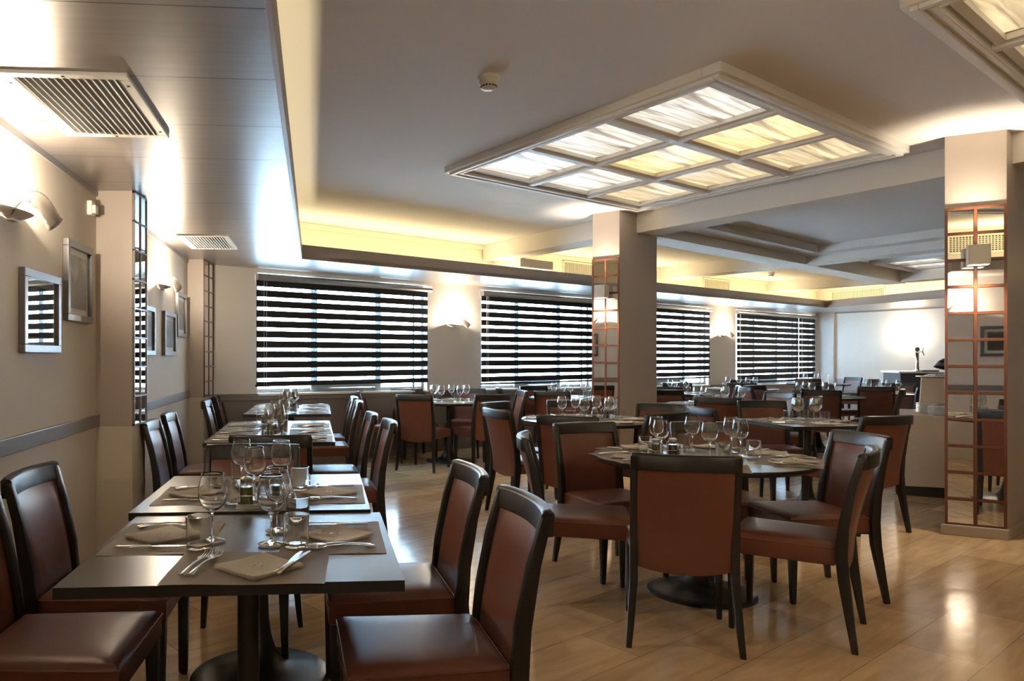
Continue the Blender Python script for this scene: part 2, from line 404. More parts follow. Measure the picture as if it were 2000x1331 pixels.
# partition to the right of the camera (seen in the column mirror)
PA, PB = Vector((1.55, 1.05, 0)), Vector((6.6, -2.3, 0)); PD = (PB-PA).normalized(); PN = Vector((-PD.y, PD.x, 0))
PS = PA+PD*.60
bm = new(); wallseg(bm, PS, PB, -PN, 0, .15, 0, ZC); struct('wall_partition', bm, M_wallw)
bm = new(); wallseg(bm, PS, PB, PN, 0, .02, .865, .938); struct('trim_6', bm, M_rail)
bm = new(); wallseg(bm, PS, PB, PN, 0, .8, ZS, ZS+.13); struct('ceiling_soffit_partition', bm, M_fasc)
bm = new(); wallseg(bm, PS, PB, PN, 0, .012, ZS+.13, ZC); struct('wall_partition_upper', bm, M_upper)
cove(PS+PN*.5, PB+PN*.5, 2.48, 14)

# soffits: laminated underside + fascia with lip
FZ = 2.447
def soffit(name, inner, outer, m, fasc_w=.02):
    bm = new(); prism(bm, inner+outer, ZS, ZS+.03); struct(name, bm, m)
A0 = Vector((.07, -3.2, 0)); A1 = Vector((-.306, 2.119, 0)); A2 = Vector((-.788, 7.62, 0))
A0 = A1+(A1-A2).normalized()*5.3
F2 = Vector((9.15, 15.17, 0)); F3 = Vector((9.72, 12.2, 0)); F4 = F3+(F3-F2).normalized()*10
wl = w3(0); inter = w3(.0, .0)
soffit('ceiling_soffit_side', [A0, A2], [w3(-.2, 0), l3(8.2), l3(-3.2)], M_lamL)
soffit('ceiling_soffit_window', [A2, w3(-.2, 0), w3(WL, 0)], [F2], M_lamW)
soffit('ceiling_soffit_back', [F2, w3(WL, 0), b3(14)], [F4], M_lamW)
def fascia(name, a, b, nrm):
    bm = new(); wallseg(bm, a, b, nrm, 0, .02, ZS-.012, FZ); struct(name, bm, M_fasc, bevel=.002)
fascia('trim_7', A0, A2, Vector((-(A2-A0).y, (A2-A0).x, 0)).normalized())
fascia('trim_8', A2, F2, WN*-1)
fascia('trim_9', F2, F4, -BN)

# beams and tray steps
def beam(a, b, w, z0, z1, side, m=M_ceil, name='ceiling_beam'):
    d = (b-a).normalized(); n = Vector((-d.y, d.x, 0))*side
    bm = new(); wallseg(bm, a, b, n, 0, w, z0, z1); return struct(name, bm, m, bevel=.004)
V = lambda x, y: Vector((x, y, 0))
beam(V(1.50, 10.70), V(2.62, 8.55), .36, ZB, ZC, 1)
beam(V(2.887, 8.32), V(6.3, 2.2), .36, ZB, ZC, 1)
beam(V(5.02, 13.45), V(6.31, 11.25), .36, ZB+.01, ZC, 1)
beam(V(6.31, 11.25), V(8.6, 6.9), .36, ZB, ZC, 1)
beam(V(8.2, 16.1), V(9.6, 13.7), .36, ZB+.01, ZC, 1)
beam(V(9.6, 13.7), V(11.4, 10.4), .36, ZB, ZC, 1)
beam(V(3.10, 8.44), V(9.9, 13.95), .36, ZB-.004, ZC, 1)
# inner ledge of second bay
beam(V(3.35, 8.60), V(6.40, 11.10), .28, 2.79, ZC, -1, name='ceiling_ledge')
beam(V(6.33, 11.22), V(8.4, 7.2), .28, 2.792, ZC, -1, name='ceiling_ledge')
# capital under the beam at window wall
bm = new(); M = Matrix.Translation(w3(4.75, 0, 0)) @ Matrix.Rotation(WANG, 4, 'Z'); box(bm, -.35, .35, -.55, .0, 2.56, ZB, M); struct('trim_10', bm, M_ceil)
# coving along the window wall
bm = new(); wallseg(bm, w3(-.1), w3(WL), WN, 0, .05, ZC-.06, ZC); struct('trim_11', bm, M_upper, bevel=.01)

# ventilation grilles in upper walls
def grille(name, origin, ang, w, h, nx, nz, label, grp):
    r = thing(name, label, 'air grille', origin, ang, grp)
    bm = new(); t = .025
    box(bm, 0, w, -.02, 0, 0, t); box(bm, 0, w, -.02, 0, h-t, h); box(bm, 0, t, -.02, 0, 0, h); box(bm, w-t, w, -.02, 0, 0, h)
    obj('frame', bm, M_upper, r)
    bm = new()
    for i in range(1, nx): x = t+(w-2*t)*i/nx; box(bm, x-.004, x+.004, -.016, -.002, t, h-t)
    for i in range(1, nz): z = t+(h-2*t)*i/nz; box(bm, t, w-t, -.012, -.002, z-.004, z+.004)
    obj('louvre', bm, M_upper, r)
    bm = new(); box(bm, t, w-t, -.002, 0, t, h-t); obj('backing', bm, M_dark, r)
def gp(s, z): v = w3(s, .002, z); return tuple(v)
grille('wall_grille', gp(6.0, 2.56), WANG, .95, .27, 26, 1, 'slatted beige air grille on upper wall left of central column', None)
grille('wall_grille', gp(10.2, 2.56), WANG, 1.0, .27, 26, 1, 'slatted beige air grille on upper wall right of central column', None)
v = b3(.35, .002, 2.56); grille('wall_grille', tuple(v), math.atan2(BD.y, BD.x), 1.2, .24, 34, 8, 'square-mesh air grille on the upper wall in far corner', None)
v = PA+PD*1.60+PN*.014; grille('wall_grille', (v.x, v.y, 2.60), math.atan2(-PD.y, -PD.x), .9, .24, 26, 8, 'square-mesh air grille reflected in the right column mirror', None)
# ceiling vents in the side soffit
def cvent(x, y, w, d, label):
    r = thing('ceiling_vent', label, 'air vent', (x, y, ZS), -math.atan(-.082), 'louvred air vents in the silver soffit')
    bm = new(); t = .045
    for a in ((0, w, 0, t), (0, w, d-t, d), (0, t, t, d-t), (w-t, w, t, d-t)): box(bm, a[0], a[1], a[2], a[3], -.014, 0)
    obj('frame', bm, M_white, r, bevel=.003)
    bm = new(); n = 14
    for i in range(n):
        cx = t+(w-2*t)*(i+.5)/n
        box(bm, -.0135, .0135, t, d-t, -.001, .001, Matrix.Translation((cx, 0, -.012)) @ Matrix.Rotation(.7, 4, 'Y'))
    obj('louvre', bm, M_white, r)
    bm = new(); box(bm, t, w-t, t, d-t, -.002, -.0005); obj('backing', bm, mat('grey_void', (.5, .5, .49), .8), r)
    bm = new()
    for px_, py_ in ((.02, .1), (.02, d-.1), (w-.02, .1), (w-.02, d-.1), (w/2, .02), (w/2, d-.02)): box(bm, px_-.005, px_+.005, py_-.005, py_+.005, -.0155, -.013)
    obj('screw', bm, M_dark, r)
cvent(-1.36, 2.62, .46, .76, 'large louvred white vent in the silver soffit nearest the camera')
cvent(-1.68, 6.15, .42, .76, 'louvred white vent in the silver soffit above the second sconce')
# smoke detectors
def detector(x, y, z, label):
    r = thing('smoke_detector', label, 'smoke detector', (x, y, z))
    bm = new(); lathe(bm, [(0, 0), (.062, 0), (.062, -.018), (.058, -.022), (0, -.022)], 32); obj('base', bm, M_plast, r, smooth='auto')
    bm = new(); lathe(bm, [(.055, -.022), (.056, -.045), (.048, -.052), (.045, -.066), (.034, -.074), (0, -.076)], 32); obj('sensor_head', bm, M_plast, r, smooth='auto')
    bm = new()
    for i in range(16):
        M = Matrix.Rotation(2*PI*i/16, 4, 'Z'); box(bm, .0445, .0475, -.006, .006, -.064, -.055, M)
    obj('slot', bm, M_dark, r)
detector(.63, 4.26, ZC, 'round cream smoke detector on the main ceiling')
detector(7.45, 14.1, ZC, 'small far smoke detector on ceiling between the beams')
# alarm sensor box in the left corner
r = thing('motion_sensor', 'small white alarm sensor high on the left wall', 'sensor', (l3(4.40, .0).x, 4.40, 2.13))
bm = new(); box(bm, 0, .03, -.03, .03, 0, .085); obj('housing', bm, M_plast, r, bevel=.006)
bm = new(); box(bm, .028, .05, -.022, .024, .01, .06); obj('lens', bm, M_plast, r, bevel=.006)
v = b3(3.55, .06, 2.17); r = thing('wall_speaker', 'tiny bracketed camera under the soffit on the far wall', 'camera', tuple(v))
bm = new(); box(bm, -.05, .05, -.04, .04, .07, .12); obj('mount', bm, M_plast, r); bm = new(); box(bm, .01, .05, -.02, .03, -.03, .07); obj('body', bm, M_plast, r, bevel=.01)

# ceiling light panels
def cpanel(A, u, v, lu, lv, label, cols):
    """A corner; u,v unit dirs; frame hangs under ceiling"""
    r = thing('ceiling_light_panel', label, 'ceiling light', (A.x, A.y, ZC), 0, 'square framed ceiling light panels with nine panes')
    def q(a, b, z): p = u*a+v*b; return (p.x, p.y, z)
    def ring(bm, a0, a1, b0, b1, w, z0, z1):
        for (c0, c1, d0, d1) in ((a0, a1, b0, b0+w), (a0, a1, b1-w, b1), (a0, a0+w, b0+w, b1-w), (a1-w, a1, b0+w, b1-w)):
            prism(bm, [q(c0, d0, 0)[:2], q(c1, d0, 0)[:2], q(c1, d1, 0)[:2], q(c0, d1, 0)[:2]], z0, z1)
    bm = new(); ring(bm, 0, lu, 0, lv, .12, -.055, 0); ring(bm, .03, lu-.03, .03, lv-.03, .035, -.075, -.05); ring(bm, .09, lu-.09, .09, lv-.09, .03, -.07, -.04)
    obj('outer_frame', bm, M_white, r, bevel=.006)
    cu, cv = (lu-.24)/3, (lv-.24)/3
    bm = new()
    for i in (1, 2):
        a = .12+cu*i; prism(bm, [q(a-.03, .12, 0)[:2], q(a+.03, .12, 0)[:2], q(a+.03, lv-.12, 0)[:2], q(a-.03, lv-.12, 0)[:2]], -.06, -.02)
        b = .12+cv*i; prism(bm, [q(.12, b-.03, 0)[:2], q(lu-.12, b-.03, 0)[:2], q(lu-.12, b+.03, 0)[:2], q(.12, b+.03, 0)[:2]], -.0605, -.02)
    obj('crossbar', bm, M_white, r, bevel=.004)
    k = 0
    for i in range(3):
        for j in range(3):
            a0, b0 = .12+cu*i, .12+cv*j
            bm = new(); ring(bm, a0+.02, a0+cu-.02, b0+.02, b0+cv-.02, .05, -.045, -.012)
            rr = obj('pane_moulding', bm, M_white, r, bevel=.004)
            bm = new(); box(bm, -cu/2+.05, cu/2-.05, -cv/2+.05, cv/2-.05, -.014, -.008)
            p = q(a0+cu/2, b0+cv/2, 0)
            po = obj('pane', bm, cols[k], rr); po.location = p; po.rotation_euler = (0, 0, math.atan2(u.y, u.x)); k += 1
U = WD; Vd = Vector((-.485, .875, 0)).normalized()
A = V(1.852, 4.02); Du = V(4.04, 5.65)-A; Dv = V(.553, 6.27)-A
cpanel(A, Du.normalized(), Dv.normalized(), Du.length, Dv.length, 'large square nine-pane light panel in the centre of the ceiling',
       [M_pane2, M_pane2, M_pane2, M_pane1, M_pane1, M_pane2, M_pane3, M_pane3, M_pane3])
A = V(2.32, 3.31); cpanel(A, U, -Dv.normalized(), 2.65, 2.65, 'nine-pane light panel cut off at the top right', [M_pane3]*9)
A = V(8.12, 12.30); cpanel(A, U, -Vd, 2.65, 2.65, 'distant nine-pane light panel behind the right column', [M_pane2]*9)

# ------------------------------------------------------------------ columns and mirrors
def column(a, b, depth, name):
    """a,b plan corners of mirrored face; extends depth along WD"""
    c = b+WD*depth; d = a+WD*depth
    o = bpy.data.objects.new('column', None); COL.objects.link(o); o['kind'] = 'structure'
    bm = new(); prism(bm, [a, b, c, d], .07, ZC); obj('shaft', bm, M_pill, o, bevel=.004)
    cx = (a+b+c+d)/4
    bm = new(); prism(bm, [cx+(p-cx)*1.045+(p-cx).normalized()*.02 for p in (a, b, c, d)], 0, .075); obj('plinth', bm, M_pill, o, bevel=.006)
def mirror_panel(a, b, z0, z1, rows, cols, label, m=M_copper, bar=.0085, ext=.0):
    d = (b-a); w = d.length; d = d.normalized(); n = Vector((d.y, -d.x, 0))     # n to the right of a->b
    r = thing('mirror_panel', label, 'mirror', (a.x, a.y, 0), math.atan2(d.y, d.x), 'lattice-framed mirror panels on the columns')
    bm = new()
    for i in range(cols+1):
        x = w*i/cols; x = min(max(x, bar), w-bar); box(bm, x-bar, x+bar, -.014, 0, z0, z1)
    for j in range(rows+1):
        z = z0+(z1-z0)*j/rows; z = min(max(z, z0+bar), z1-bar); box(bm, 0, w, -.0135, 0, z-bar, z+bar)
    obj('lattice', bm, m, r)
    for i in range(cols):
        for j in range(rows):
            x0, x1 = w*i/cols+bar, w*(i+1)/cols-bar; y0, y1 = z0+(z1-z0)*j/rows+bar, z0+(z1-z0)*(j+1)/rows-bar
            bm = new(); box(bm, x0, x1, -.008, -.002, y0, y1); obj('mirror_tile', bm, M_mirror, r, bevel=.003, seg=1)
    return r
CA, CB = V(4.13, 5.42), V(4.435, 5.243); column(CA, CB, .73, 'front')
mirror_panel(CA, CB, .072, 2.374, 12, 2, 'tall copper-latticed mirror on the right foreground column')
DA, DB = V(2.40, 8.34), V(2.635, 8.13); column(DA, DB, .72, 'middle')
mirror_panel(DA, DB, .072, 2.383, 12, 2, 'tall copper-latticed mirror on the central column')
mirror_panel(V(-1.512, 4.55)+V(.001, 0), V(-1.512, 4.80)+V(.001, 0), .87, ZS-.002, 8, 2, 'grey-latticed mirror on the side of the near left pillar', M_rail, .005)
mirror_panel(V(-1.83, 7.74)+V(.001, 0), V(-1.83, 8.16)+V(.001, 0), .87, ZS-.002, 9, 2, 'narrow latticed mirror on the pillar in left corner', M_copper, .0045)
# cube lamps on the two columns
def cube_lamp(a, b, z, label):
    d = (b-a).normalized(); m = (a+b)/2; n = Vector((d.y, -d.x, 0)).normalized()
    p = m+n*.014
    r = thing('cube_wall_lamp', label, 'wall lamp', (p.x, p.y, z), math.atan2(d.y, d.x), 'cube up and down lamps on the mirrored columns')
    bm = new(); s = .062
    for (x0, x1, y0, y1) in ((-s, s, -.15, -.145), (-s, s, -.045, -.04), (-s, -s+.005, -.15, -.04), (s-.005, s, -.15, -.04)): box(bm, x0, x1, y0, y1, -.07, .07)
    obj('shade', bm, M_lampshell, r, bevel=.001)
    bm = new(); box(bm, -.045, .045, -.04, 0, -.05, .05); obj('backplate', bm, M_lampshell, r)
    bm = new(); box(bm, -.04, .04, -.135, -.055, -.012, .012); obj('bulb', bm, M_bulb, r)
    q = p+n*.12
    spot('lamp_light', (q.x, q.y, z+.075), 15, WARM, True, 1.55); spot('lamp_light', (q.x, q.y, z-.075), 14, WARM, False, 2.0)
cube_lamp(CA, CB, 2.01, 'white cube lamp on the right foreground column mirror')
cube_lamp(DA, DB, 2.01, 'white cube lamp on the central column mirror')

# ------------------------------------------------------------------ sconces
def sconce(p, n, z, label, power=14, sc=1.0):
    """p plan point on wall; n inward normal. a twisted crescent shell holding a lamp"""
    r = thing('wall_sconce', label, 'wall sconce', (p.x, p.y, z), math.atan2(n.y, n.x)-PI/2, 'curved crescent sconces on the walls')
    r.scale = (sc, sc, sc)
    def S(a, b, t): t = min(1, max(0, (t-a)/(b-a))); return t*t*(3-2*t)
    bm = new(); n_ = 40; rows = 6; grid = []
    for i in range(n_+1):
        t = i/n_                                  # 0 at the bowl rim, 1 at the free wing tip
        x = .10-.255*t; y = .045+.085*t**.7
        zc = -.045+.085*math.sin(PI*min(1, t*1.05)**.8)
        w_ = .022+.052*S(.0, .7, t)
        tilt = math.radians(75-25*t)              # standing, leaning outwards
        row = []
        for j in range(rows+1):
            q = j/rows-.5
            row.append(bm.verts.new((x-.02*q*t, y+math.cos(tilt)*w_*q+.010*(1-4*q*q), zc+math.sin(tilt)*w_*q)))
        grid.append(row)
    for i in range(n_):
        for j in range(rows): bm.faces.new((grid[i][j], grid[i+1][j], grid[i+1][j+1], grid[i][j+1]))
    bmesh.ops.solidify(bm, geom=bm.faces[:], thickness=.0035)
    obj('shell', bm, mat('lamp_metal_shaded', (.14, .125, .11), .45), r, smooth=True)  # shade of the outer face put into a darker copy of the lamp metal
    # inner bowl close to the wall which carries the lamp
    bm = new(); g = []
    for i in range(25):
        t = -1+2*i/24; a = []
        for j in range(7):
            q = j/6; a.append(bm.verts.new((.13*t+.01, .004+.085*q*(1-t*t)**.6, -.038*(1-t*t)**.5*(1-q*q*.6)-.012)))
        g.append(a)
    for i in range(24):
        for j in range(6): bm.faces.new((g[i][j], g[i+1][j], g[i+1][j+1], g[i][j+1]))
    bmesh.ops.remove_doubles(bm, verts=bm.verts[:], dist=.0005)
    bmesh.ops.solidify(bm, geom=bm.faces[:], thickness=.003)
    obj('reflector', bm, M_lampshell, r, smooth=True)
    bm = new(); box(bm, -.03, .03, 0, .03, -.06, -.01); obj('wall_bracket', bm, M_lampshell, r, bevel=.003)
    bm = new(); box(bm, -.04, .04, .045, .06, -.018, -.006); obj('bulb', bm, M_bulb, r, bevel=.003)
    q = p+n*.05*sc
    point('sconce_light', (q.x, q.y, z+.0), power, WARM, .02)
sconce(l3(3.27, 0), LNv, 1.955, 'curved crescent sconce nearest the camera on left wall', 16, 1.1)
sconce(l3(6.42, 0), LNv, 1.93, 'curved crescent sconce on left wall between the two pillars', 18)
sconce(w3(3.66, 0), WN, 1.77, 'curved crescent sconce between the first two windows', 24)
sconce(w3(10.95, 0), WN, 1.75, 'curved crescent sconce on wall right of the central column', 24)
sconce(l3(.24, 0), LNv, 1.95, 'added unseen crescent sconce on left wall level with the camera', 13, 1.15)  # unseen repeat of the row, added to brighten the near table
sconce(l3(-2.6, 0), LNv, 1.95, 'added unseen crescent sconce on left wall behind the camera', 13, 1.15)  # also added out of view for more light near the camera
pm = PA+PD*.80; sconce(pm, PN, 1.89, 'curved crescent sconce seen only in the right column mirror', 16)
# round perforated lamp on the back wall
v = b3(2.05, .06, 1.80)
r = thing('round_wall_lamp', 'round perforated glowing lamp on the far wall', 'wall lamp', tuple(v), math.atan2(BD.y, BD.x))
bm = new(); bmesh.ops.create_uvsphere(bm, u_segments=24, v_segments=14, radius=.19)
bmesh.ops.scale(bm, vec=(1, .38, 1), verts=bm.verts[:]); bmesh.ops.wireframe(bm, faces=bm.faces[:], thickness=.009, use_replace=True, use_even_offset=False)
obj('perforated_shell', bm, lit_mat('glowing_shell', (1, .93, .8), .8), r)
bm = new(); lathe(bm, [(0, -.16), (.05, -.15), (.07, 0), (.05, .15), (0, .16)], 16); obj('bulb', bm, M_bulb, r, smooth=True)
q = b3(2.05, .22, 1.80); point('lamp_light', tuple(q), 5, WARM, .06)

# ------------------------------------------------------------------ pictures
def picmat(name, kind):
    m = mat(name, (.4, .38, .35), .6)
    tc = N(m, 'ShaderNodeTexCoord'); mp = N(m, 'ShaderNodeMapping'); L(m, tc.outputs['Object'], mp.inputs[0])
    mp.inputs['Scale'].default_value = (1, 7, 5); mp.inputs['Location'].default_value = (kind*3.1, kind, 0)
    nz = N(m, 'ShaderNodeTexNoise'); nz.inputs['Scale'].default_value = 1.4; nz.inputs['Detail'].default_value = 8; L(m, mp.outputs[0], nz.inputs['Vector'])
    sp = N(m, 'ShaderNodeSeparateXYZ'); L(m, tc.outputs['Object'], sp.inputs[0])
    ma = N(m, 'ShaderNodeMath', operation='MULTIPLY_ADD'); ma.inputs[1].default_value = -2.2; ma.inputs[2].default_value = .62; L(m, sp.outputs[2], ma.inputs[0])
    ad = N(m, 'ShaderNodeMath', operation='SUBTRACT'); L(m, nz.outputs[0], ad.inputs[0]); L(m, ma.outputs[0], ad.inputs[1])
    cr = N(m, 'ShaderNodeValToRGB'); e = cr.color_ramp.elements; e[0].position = .0; e[0].color = (.07, .06, .05, 1); e[1].position = .45; e[1].color = (.42, .38, .33, 1)
    L(m, ad.outputs[0], cr.inputs[0]); L(m, cr.outputs[0], bsdf(m).inputs['Base Color']); return m
def picture(o3, ang, w, h, z, label, kind, grp='framed black and white photographs on left wall'):
    r = thing('framed_picture', label, 'picture', (o3.x, o3.y, z), ang, grp)
    t = .038
    # local: X along wall, -Y into the room
    bm = new()
    for a in ((0, w, 0, t), (0, w, h-t, h), (0, t, t, h-t), (w-t, w, t, h-t)): box(bm, a[0], a[1], -.03, 0, a[2], a[3])
    obj('frame', bm, M_picframe, r, bevel=.003)
    bm = new(); box(bm, t, w-t, -.008, -.002, t, h-t); obj('mount', bm, M_mount, r)
    bm = new(); box(bm, -.001, .001, -(w/2-t-.035), w/2-t-.035, -(h/2-t-.035), h/2-t-.035)
    p = obj('print', bm, picmat('print_%d' % kind, kind), r); p.location = (w/2, -.0095, h/2); p.rotation_euler = (0, 0, PI/2)
    if kind == 2:
        bm = new(); box(bm, -.004, .004, -.001, .001, -.05, .10); box(bm, -.009, .009, -.001, .001, -.05, .03); box(bm, -.05, -.02, -.001, .001, -.11, -.01); box(bm, .02, .06, -.001, .001, -.11, .0)
        s = obj('church_spire', bm, M_picframe, p); s.location = (.002, 0, 0); s.rotation_euler = (0, 0, PI/2)
    bm = new(); box(bm, t, w-t, -.016, -.015, t, h-t); obj('glass', bm, M_picglass if kind == 1 else M_picmatt, r)
LANG = math.atan2(-LD.y, -LD.x)       # local X runs toward camera so -Y faces room
LANG = math.atan2(LD.y, LD.x)
def lp(y0, y1, z, h, label, kind):
    picture(l3(y0, .001), LANG, (y1-y0)/LD.y, h, z, label, kind)
lp(3.366, 3.843, 1.311, .39, 'grey-framed picture under the near sconce, reflecting the blinds', 1)
lp(3.951, 4.391, 1.487, .44, 'dark-framed tower photograph beside the near left pillar', 2)
lp(5.62, 6.085, 1.305, .39, 'grey-framed picture half hidden behind the near left pillar', 3)
lp(6.464, 6.98, 1.305, .39, 'grey-framed picture below and right of the second sconce', 4)
lp(7.06, 7.52, 1.487, .43, 'dark-framed picture beside the left corner pillar', 5)
q = PA+PD*1.54+PN*.001; picture(q, math.atan2(-PD.y, -PD.x), .5, .38, 1.30, 'dark-framed picture seen only in the right column mirror', 6, 'pictures on the partition')

# ------------------------------------------------------------------ chair
def make_chair():
    t = thing('dining_chair', '', 'chair')
    W2 = .222
    bow = lambda x, k=.035: -k*(1-(x/W2)**2)
    # seat
    bm = new(); n = 8
    def ring(z, ins, bulge=0):
        pts = []
        for (x0, y0, x1, y1) in ((-.225+ins, .245-ins, .225-ins, .245-ins), (.225-ins, .245-ins, .205-ins, -.20+ins), (.205-ins, -.20+ins, -.205+ins, -.20+ins), (-.205+ins, -.20+ins, -.225+ins, .245-ins)):
            for i in range(n): s = i/n; pts.append((x0+(x1-x0)*s, y0+(y1-y0)*s, z))
        return pts
    rings = [ring(.362, .008), ring(.372, 0), ring(.43, 0), ring(.440, -.002), ring(.447, .004), ring(.458, .018), ring(.464, .05), ring(.468, .11)]
    vr = [[bm.verts.new(p) for p in rg] for rg in rings]
    for a, b in zip(vr[:-1], vr[1:]):
        m_ = len(a)
        for i in range(m_): bm.faces.new((a[i], a[(i+1) % m_], b[(i+1) % m_], b[i]))
    bm.faces.new(vr[-1]); bm.faces.new(list(reversed(vr[0])))
    s = obj('seat', bm, M_leather, t, smooth='auto')
    bm = new(); rg = ring(.4405, -.002); tube(bm, [(x, y, z) for x, y, z in rg]+[rg[0]], .0028, 6); obj('piping', bm, M_leather, s, smooth=True)
    # rear legs / posts
    for sx in (-1, 1):
        bm = new(); prof = [(0, -.275, .024, .026), (.1, -.26, .029, .032), (.3, -.232, .034, .046), (.42, -.222, .034, .05), (.55, -.232, .032, .044), (.72, -.262, .029, .036), (.855, -.298, .027, .030)]
        rows = []
        for z, y, wx, wy in prof:
            x = sx*(W2-wx/2+ (.004 if z > .3 else .004-.018*(.3-z)/.3*-1))
            rows.append([bm.verts.new((x+a*wx/2, y+b*wy/2, z)) for a, b in ((-1, -1), (1, -1), (1, 1), (-1, 1))])
        for a, b in zip(rows[:-1], rows[1:]):
            for i in range(4): bm.faces.new((a[i], a[(i+1) % 4], b[(i+1) % 4], b[i]))
        bm.faces.new(rows[0][::-1]); bm.faces.new(rows[-1])
        l = obj('leg', bm, M_frame, t, bevel=.004, smooth='auto')
        bm = new(); box(bm, sx*.232-.009, sx*.232+.009, -.284, -.266, -.0, .006); obj('foot_glide', bm, M_dark, l)
        bm = new(); x = sx*(.205)
        rows = []
        for z, x_, y, w in ((.004, sx*.212, .222, .024), (.37, sx*.204, .220, .042)):
            rows.append([bm.verts.new((x_+a*w/2, y+b*w/2, z)) for a, b in ((-1, -1), (1, -1), (1, 1), (-1, 1))])
        for i in range(4): bm.faces.new((rows[0][i], rows[0][(i+1) % 4], rows[1][(i+1) % 4], rows[1][i]))
        bm.faces.new(rows[0][::-1]); bm.faces.new(rows[1])
        l = obj('leg', bm, M_frame, t, bevel=.003, smooth='auto')
        bm = new(); box(bm, sx*.212-.009, sx*.212+.009, .213, .231, -.0, .006); obj('foot_glide', bm, M_dark, l)
    # top rail, curved backward
    bm = new(); m_ = 12; rows = []
    for i in range(m_+1):
        x = -.222+.444*i/m_; y = -.298+bow(x)
        rows.append([bm.verts.new(c) for c in ((x, y-.018, .80), (x, y-.021, .862), (x, y-.012, .871), (x, y+.008, .869), (x, y+.016, .862), (x, y+.026, .80))])
    for a, b in zip(rows[:-1], rows[1:]):
        for i in range(6): bm.faces.new((a[i], a[(i+1) % 6], b[(i+1) % 6], b[i]))
    bm.faces.new(rows[0]); bm.faces.new(rows[-1][::-1])
    obj('top_rail', bm, M_frame, t, smooth='auto', bevel=.002, seg=1)
    # upholstered back panel: curved slab between the posts, rounded skirt at the back
    bm = new(); nx, nz = 10, 12; F, B = [], []
    for i in range(nx+1):
        x = -.196+.392*i/nx; fr, bk = [], []
        for j in range(nz+1):
            q = j/nz
            zlow = .355-.028*(1-(x/.196)**2)
            z = zlow+(.812-zlow)*q
            yp = -.222-.010*max(0, (z-.42)/.43)-.066*max(0, (z-.42)/.43)**1.5
            b_ = bow(x, .035*min(1, max(0, (z-.30)/.5)))
            ed = min(1, (1-abs(x)/.196)*5, q*6+.35, (1-q)*7)
            fr.append(bm.verts.new((x, yp+b_+.006+.013*ed**.5 if ed > 0 else yp+b_+.006, z)))
            bk.append(bm.verts.new((x, yp+b_-.012-.007*(max(ed, 0))**.5, z)))
        F.append(fr); B.append(bk)
    for i in range(nx):
        for j in range(nz):
            bm.faces.new((F[i][j], F[i+1][j], F[i+1][j+1], F[i][j+1])); bm.faces.new((B[i][j], B[i][j+1], B[i+1][j+1], B[i+1][j]))
    for i in range(nx):
        bm.faces.new((F[i][0], B[i][0], B[i+1][0], F[i+1][0])); bm.faces.new((F[i][nz], F[i+1][nz], B[i+1][nz], B[i][nz]))
    for j in range(nz):
        bm.faces.new((F[0][j], F[0][j+1], B[0][j+1], B[0][j])); bm.faces.new((F[nx][j], B[nx][j], B[nx][j+1], F[nx][j+1]))
    obj('backrest', bm, M_leather, t, smooth='auto')
    return t
ITEMS = []      # (root, kind text, table text, category) labelled at the end by position
chair0 = make_chair(); used = [0]
def chair(x, y, fx, fy, where, label=None):
    c = chair0 if not used[0] else dup(chair0)
    used[0] = 1
    c.location = (x, y, 0); c.rotation_euler = (0, 0, rz2(fx, fy)); c['group'] = 'brown leather dining chairs'
    if label: c['label'] = label
    else: ITEMS.append((c, 'brown leather chair', where))
    return c

# ------------------------------------------------------------------ tables
def pedestal(t, x, y, rbase=.278, rcol=.032, top=.70):
    bm = new(); lathe(bm, [(0, 0), (rbase, 0), (rbase+.002, .006), (rbase-.004, .012), (rbase*.8, .018), (rbase*.55, .032), (rbase*.34, .06), (rbase*.22, .11), (rcol+.012, .17), (rcol+.002, .24), (rcol, .3)], 48)
    o = obj('base', bm, M_iron, t, smooth='auto'); o.location = (x, y, 0)
    bm = new(); lathe(bm, [(rcol, .29), (rcol, top)], 24); lathe(bm, [(rcol+.04, top-.02), (.12, top-.008), (.12, top+.002)], 24); o = obj('column', bm, M_iron, t, smooth='auto'); o.location = (x, y, 0)
def rect_table(x, y, rz, w, d, ztop, label, group=None, peds=((0, 0),)):
    t = thing('dining_table', label, 'table', (x, y, 0), rz, group)
    bm = new(); box(bm, -w/2, w/2, -d/2, d/2, ztop-.028, ztop, mi=0)
    for f in bm.faces:
        f.material_index = 0 if abs(f.normal.z) > .5 or True else 1
    o = obj('tabletop', bm, [M_table, M_edge], t)
    for p in o.data.polygons: p.material_index = 0 if p.normal.z > .5 else 1
    for px_, py_ in peds: pedestal(t, px_, py_, top=ztop-.028)
    return t
def round_table(x, y, r, label, ztop=.745, rot=0, group='round pedestal dining tables'):
    t = thing('round_table', label, 'table', (x, y, 0), rot, group)
    bm = new(); lathe(bm, [(0, ztop-.028), (r-.012, ztop-.028), (r, ztop-.018), (r, ztop-.003), (r-.003, ztop), (0, ztop)], 72)
    o = obj('tabletop', bm, [M_table, M_edge], t, smooth='auto')
    for p in o.data.polygons: p.material_index = 0 if p.normal.z > .5 else 1
    pedestal(t, 0, 0, top=ztop-.028)
    return t
ROT = .075
ZA, ZT2 = .742, .745
rect_table(-.385, 2.19, ROT, .84, .80, ZA, 'dark wood table nearest the camera, end of the long row')
rect_table(-.478, 3.0, ROT, .84, .80, .750, 'dark wood table joined behind the nearest one')
rect_table(-.735, 5.14, .09, .84, .80, ZT2, 'dark wood table in the middle of left row, front half')
rect_table(-.807, 5.94, .09, .84, .80, ZT2, 'dark wood table in the middle of left row, rear half')
rect_table(-.91, 7.48, .08, .84, .80, ZT2, 'dark wood table of the far left pair, front half')
rect_table(-.958, 8.15, .08, .84, .54, ZT2, 'dark wood table of the far left pair, under the window')
TABS = {}
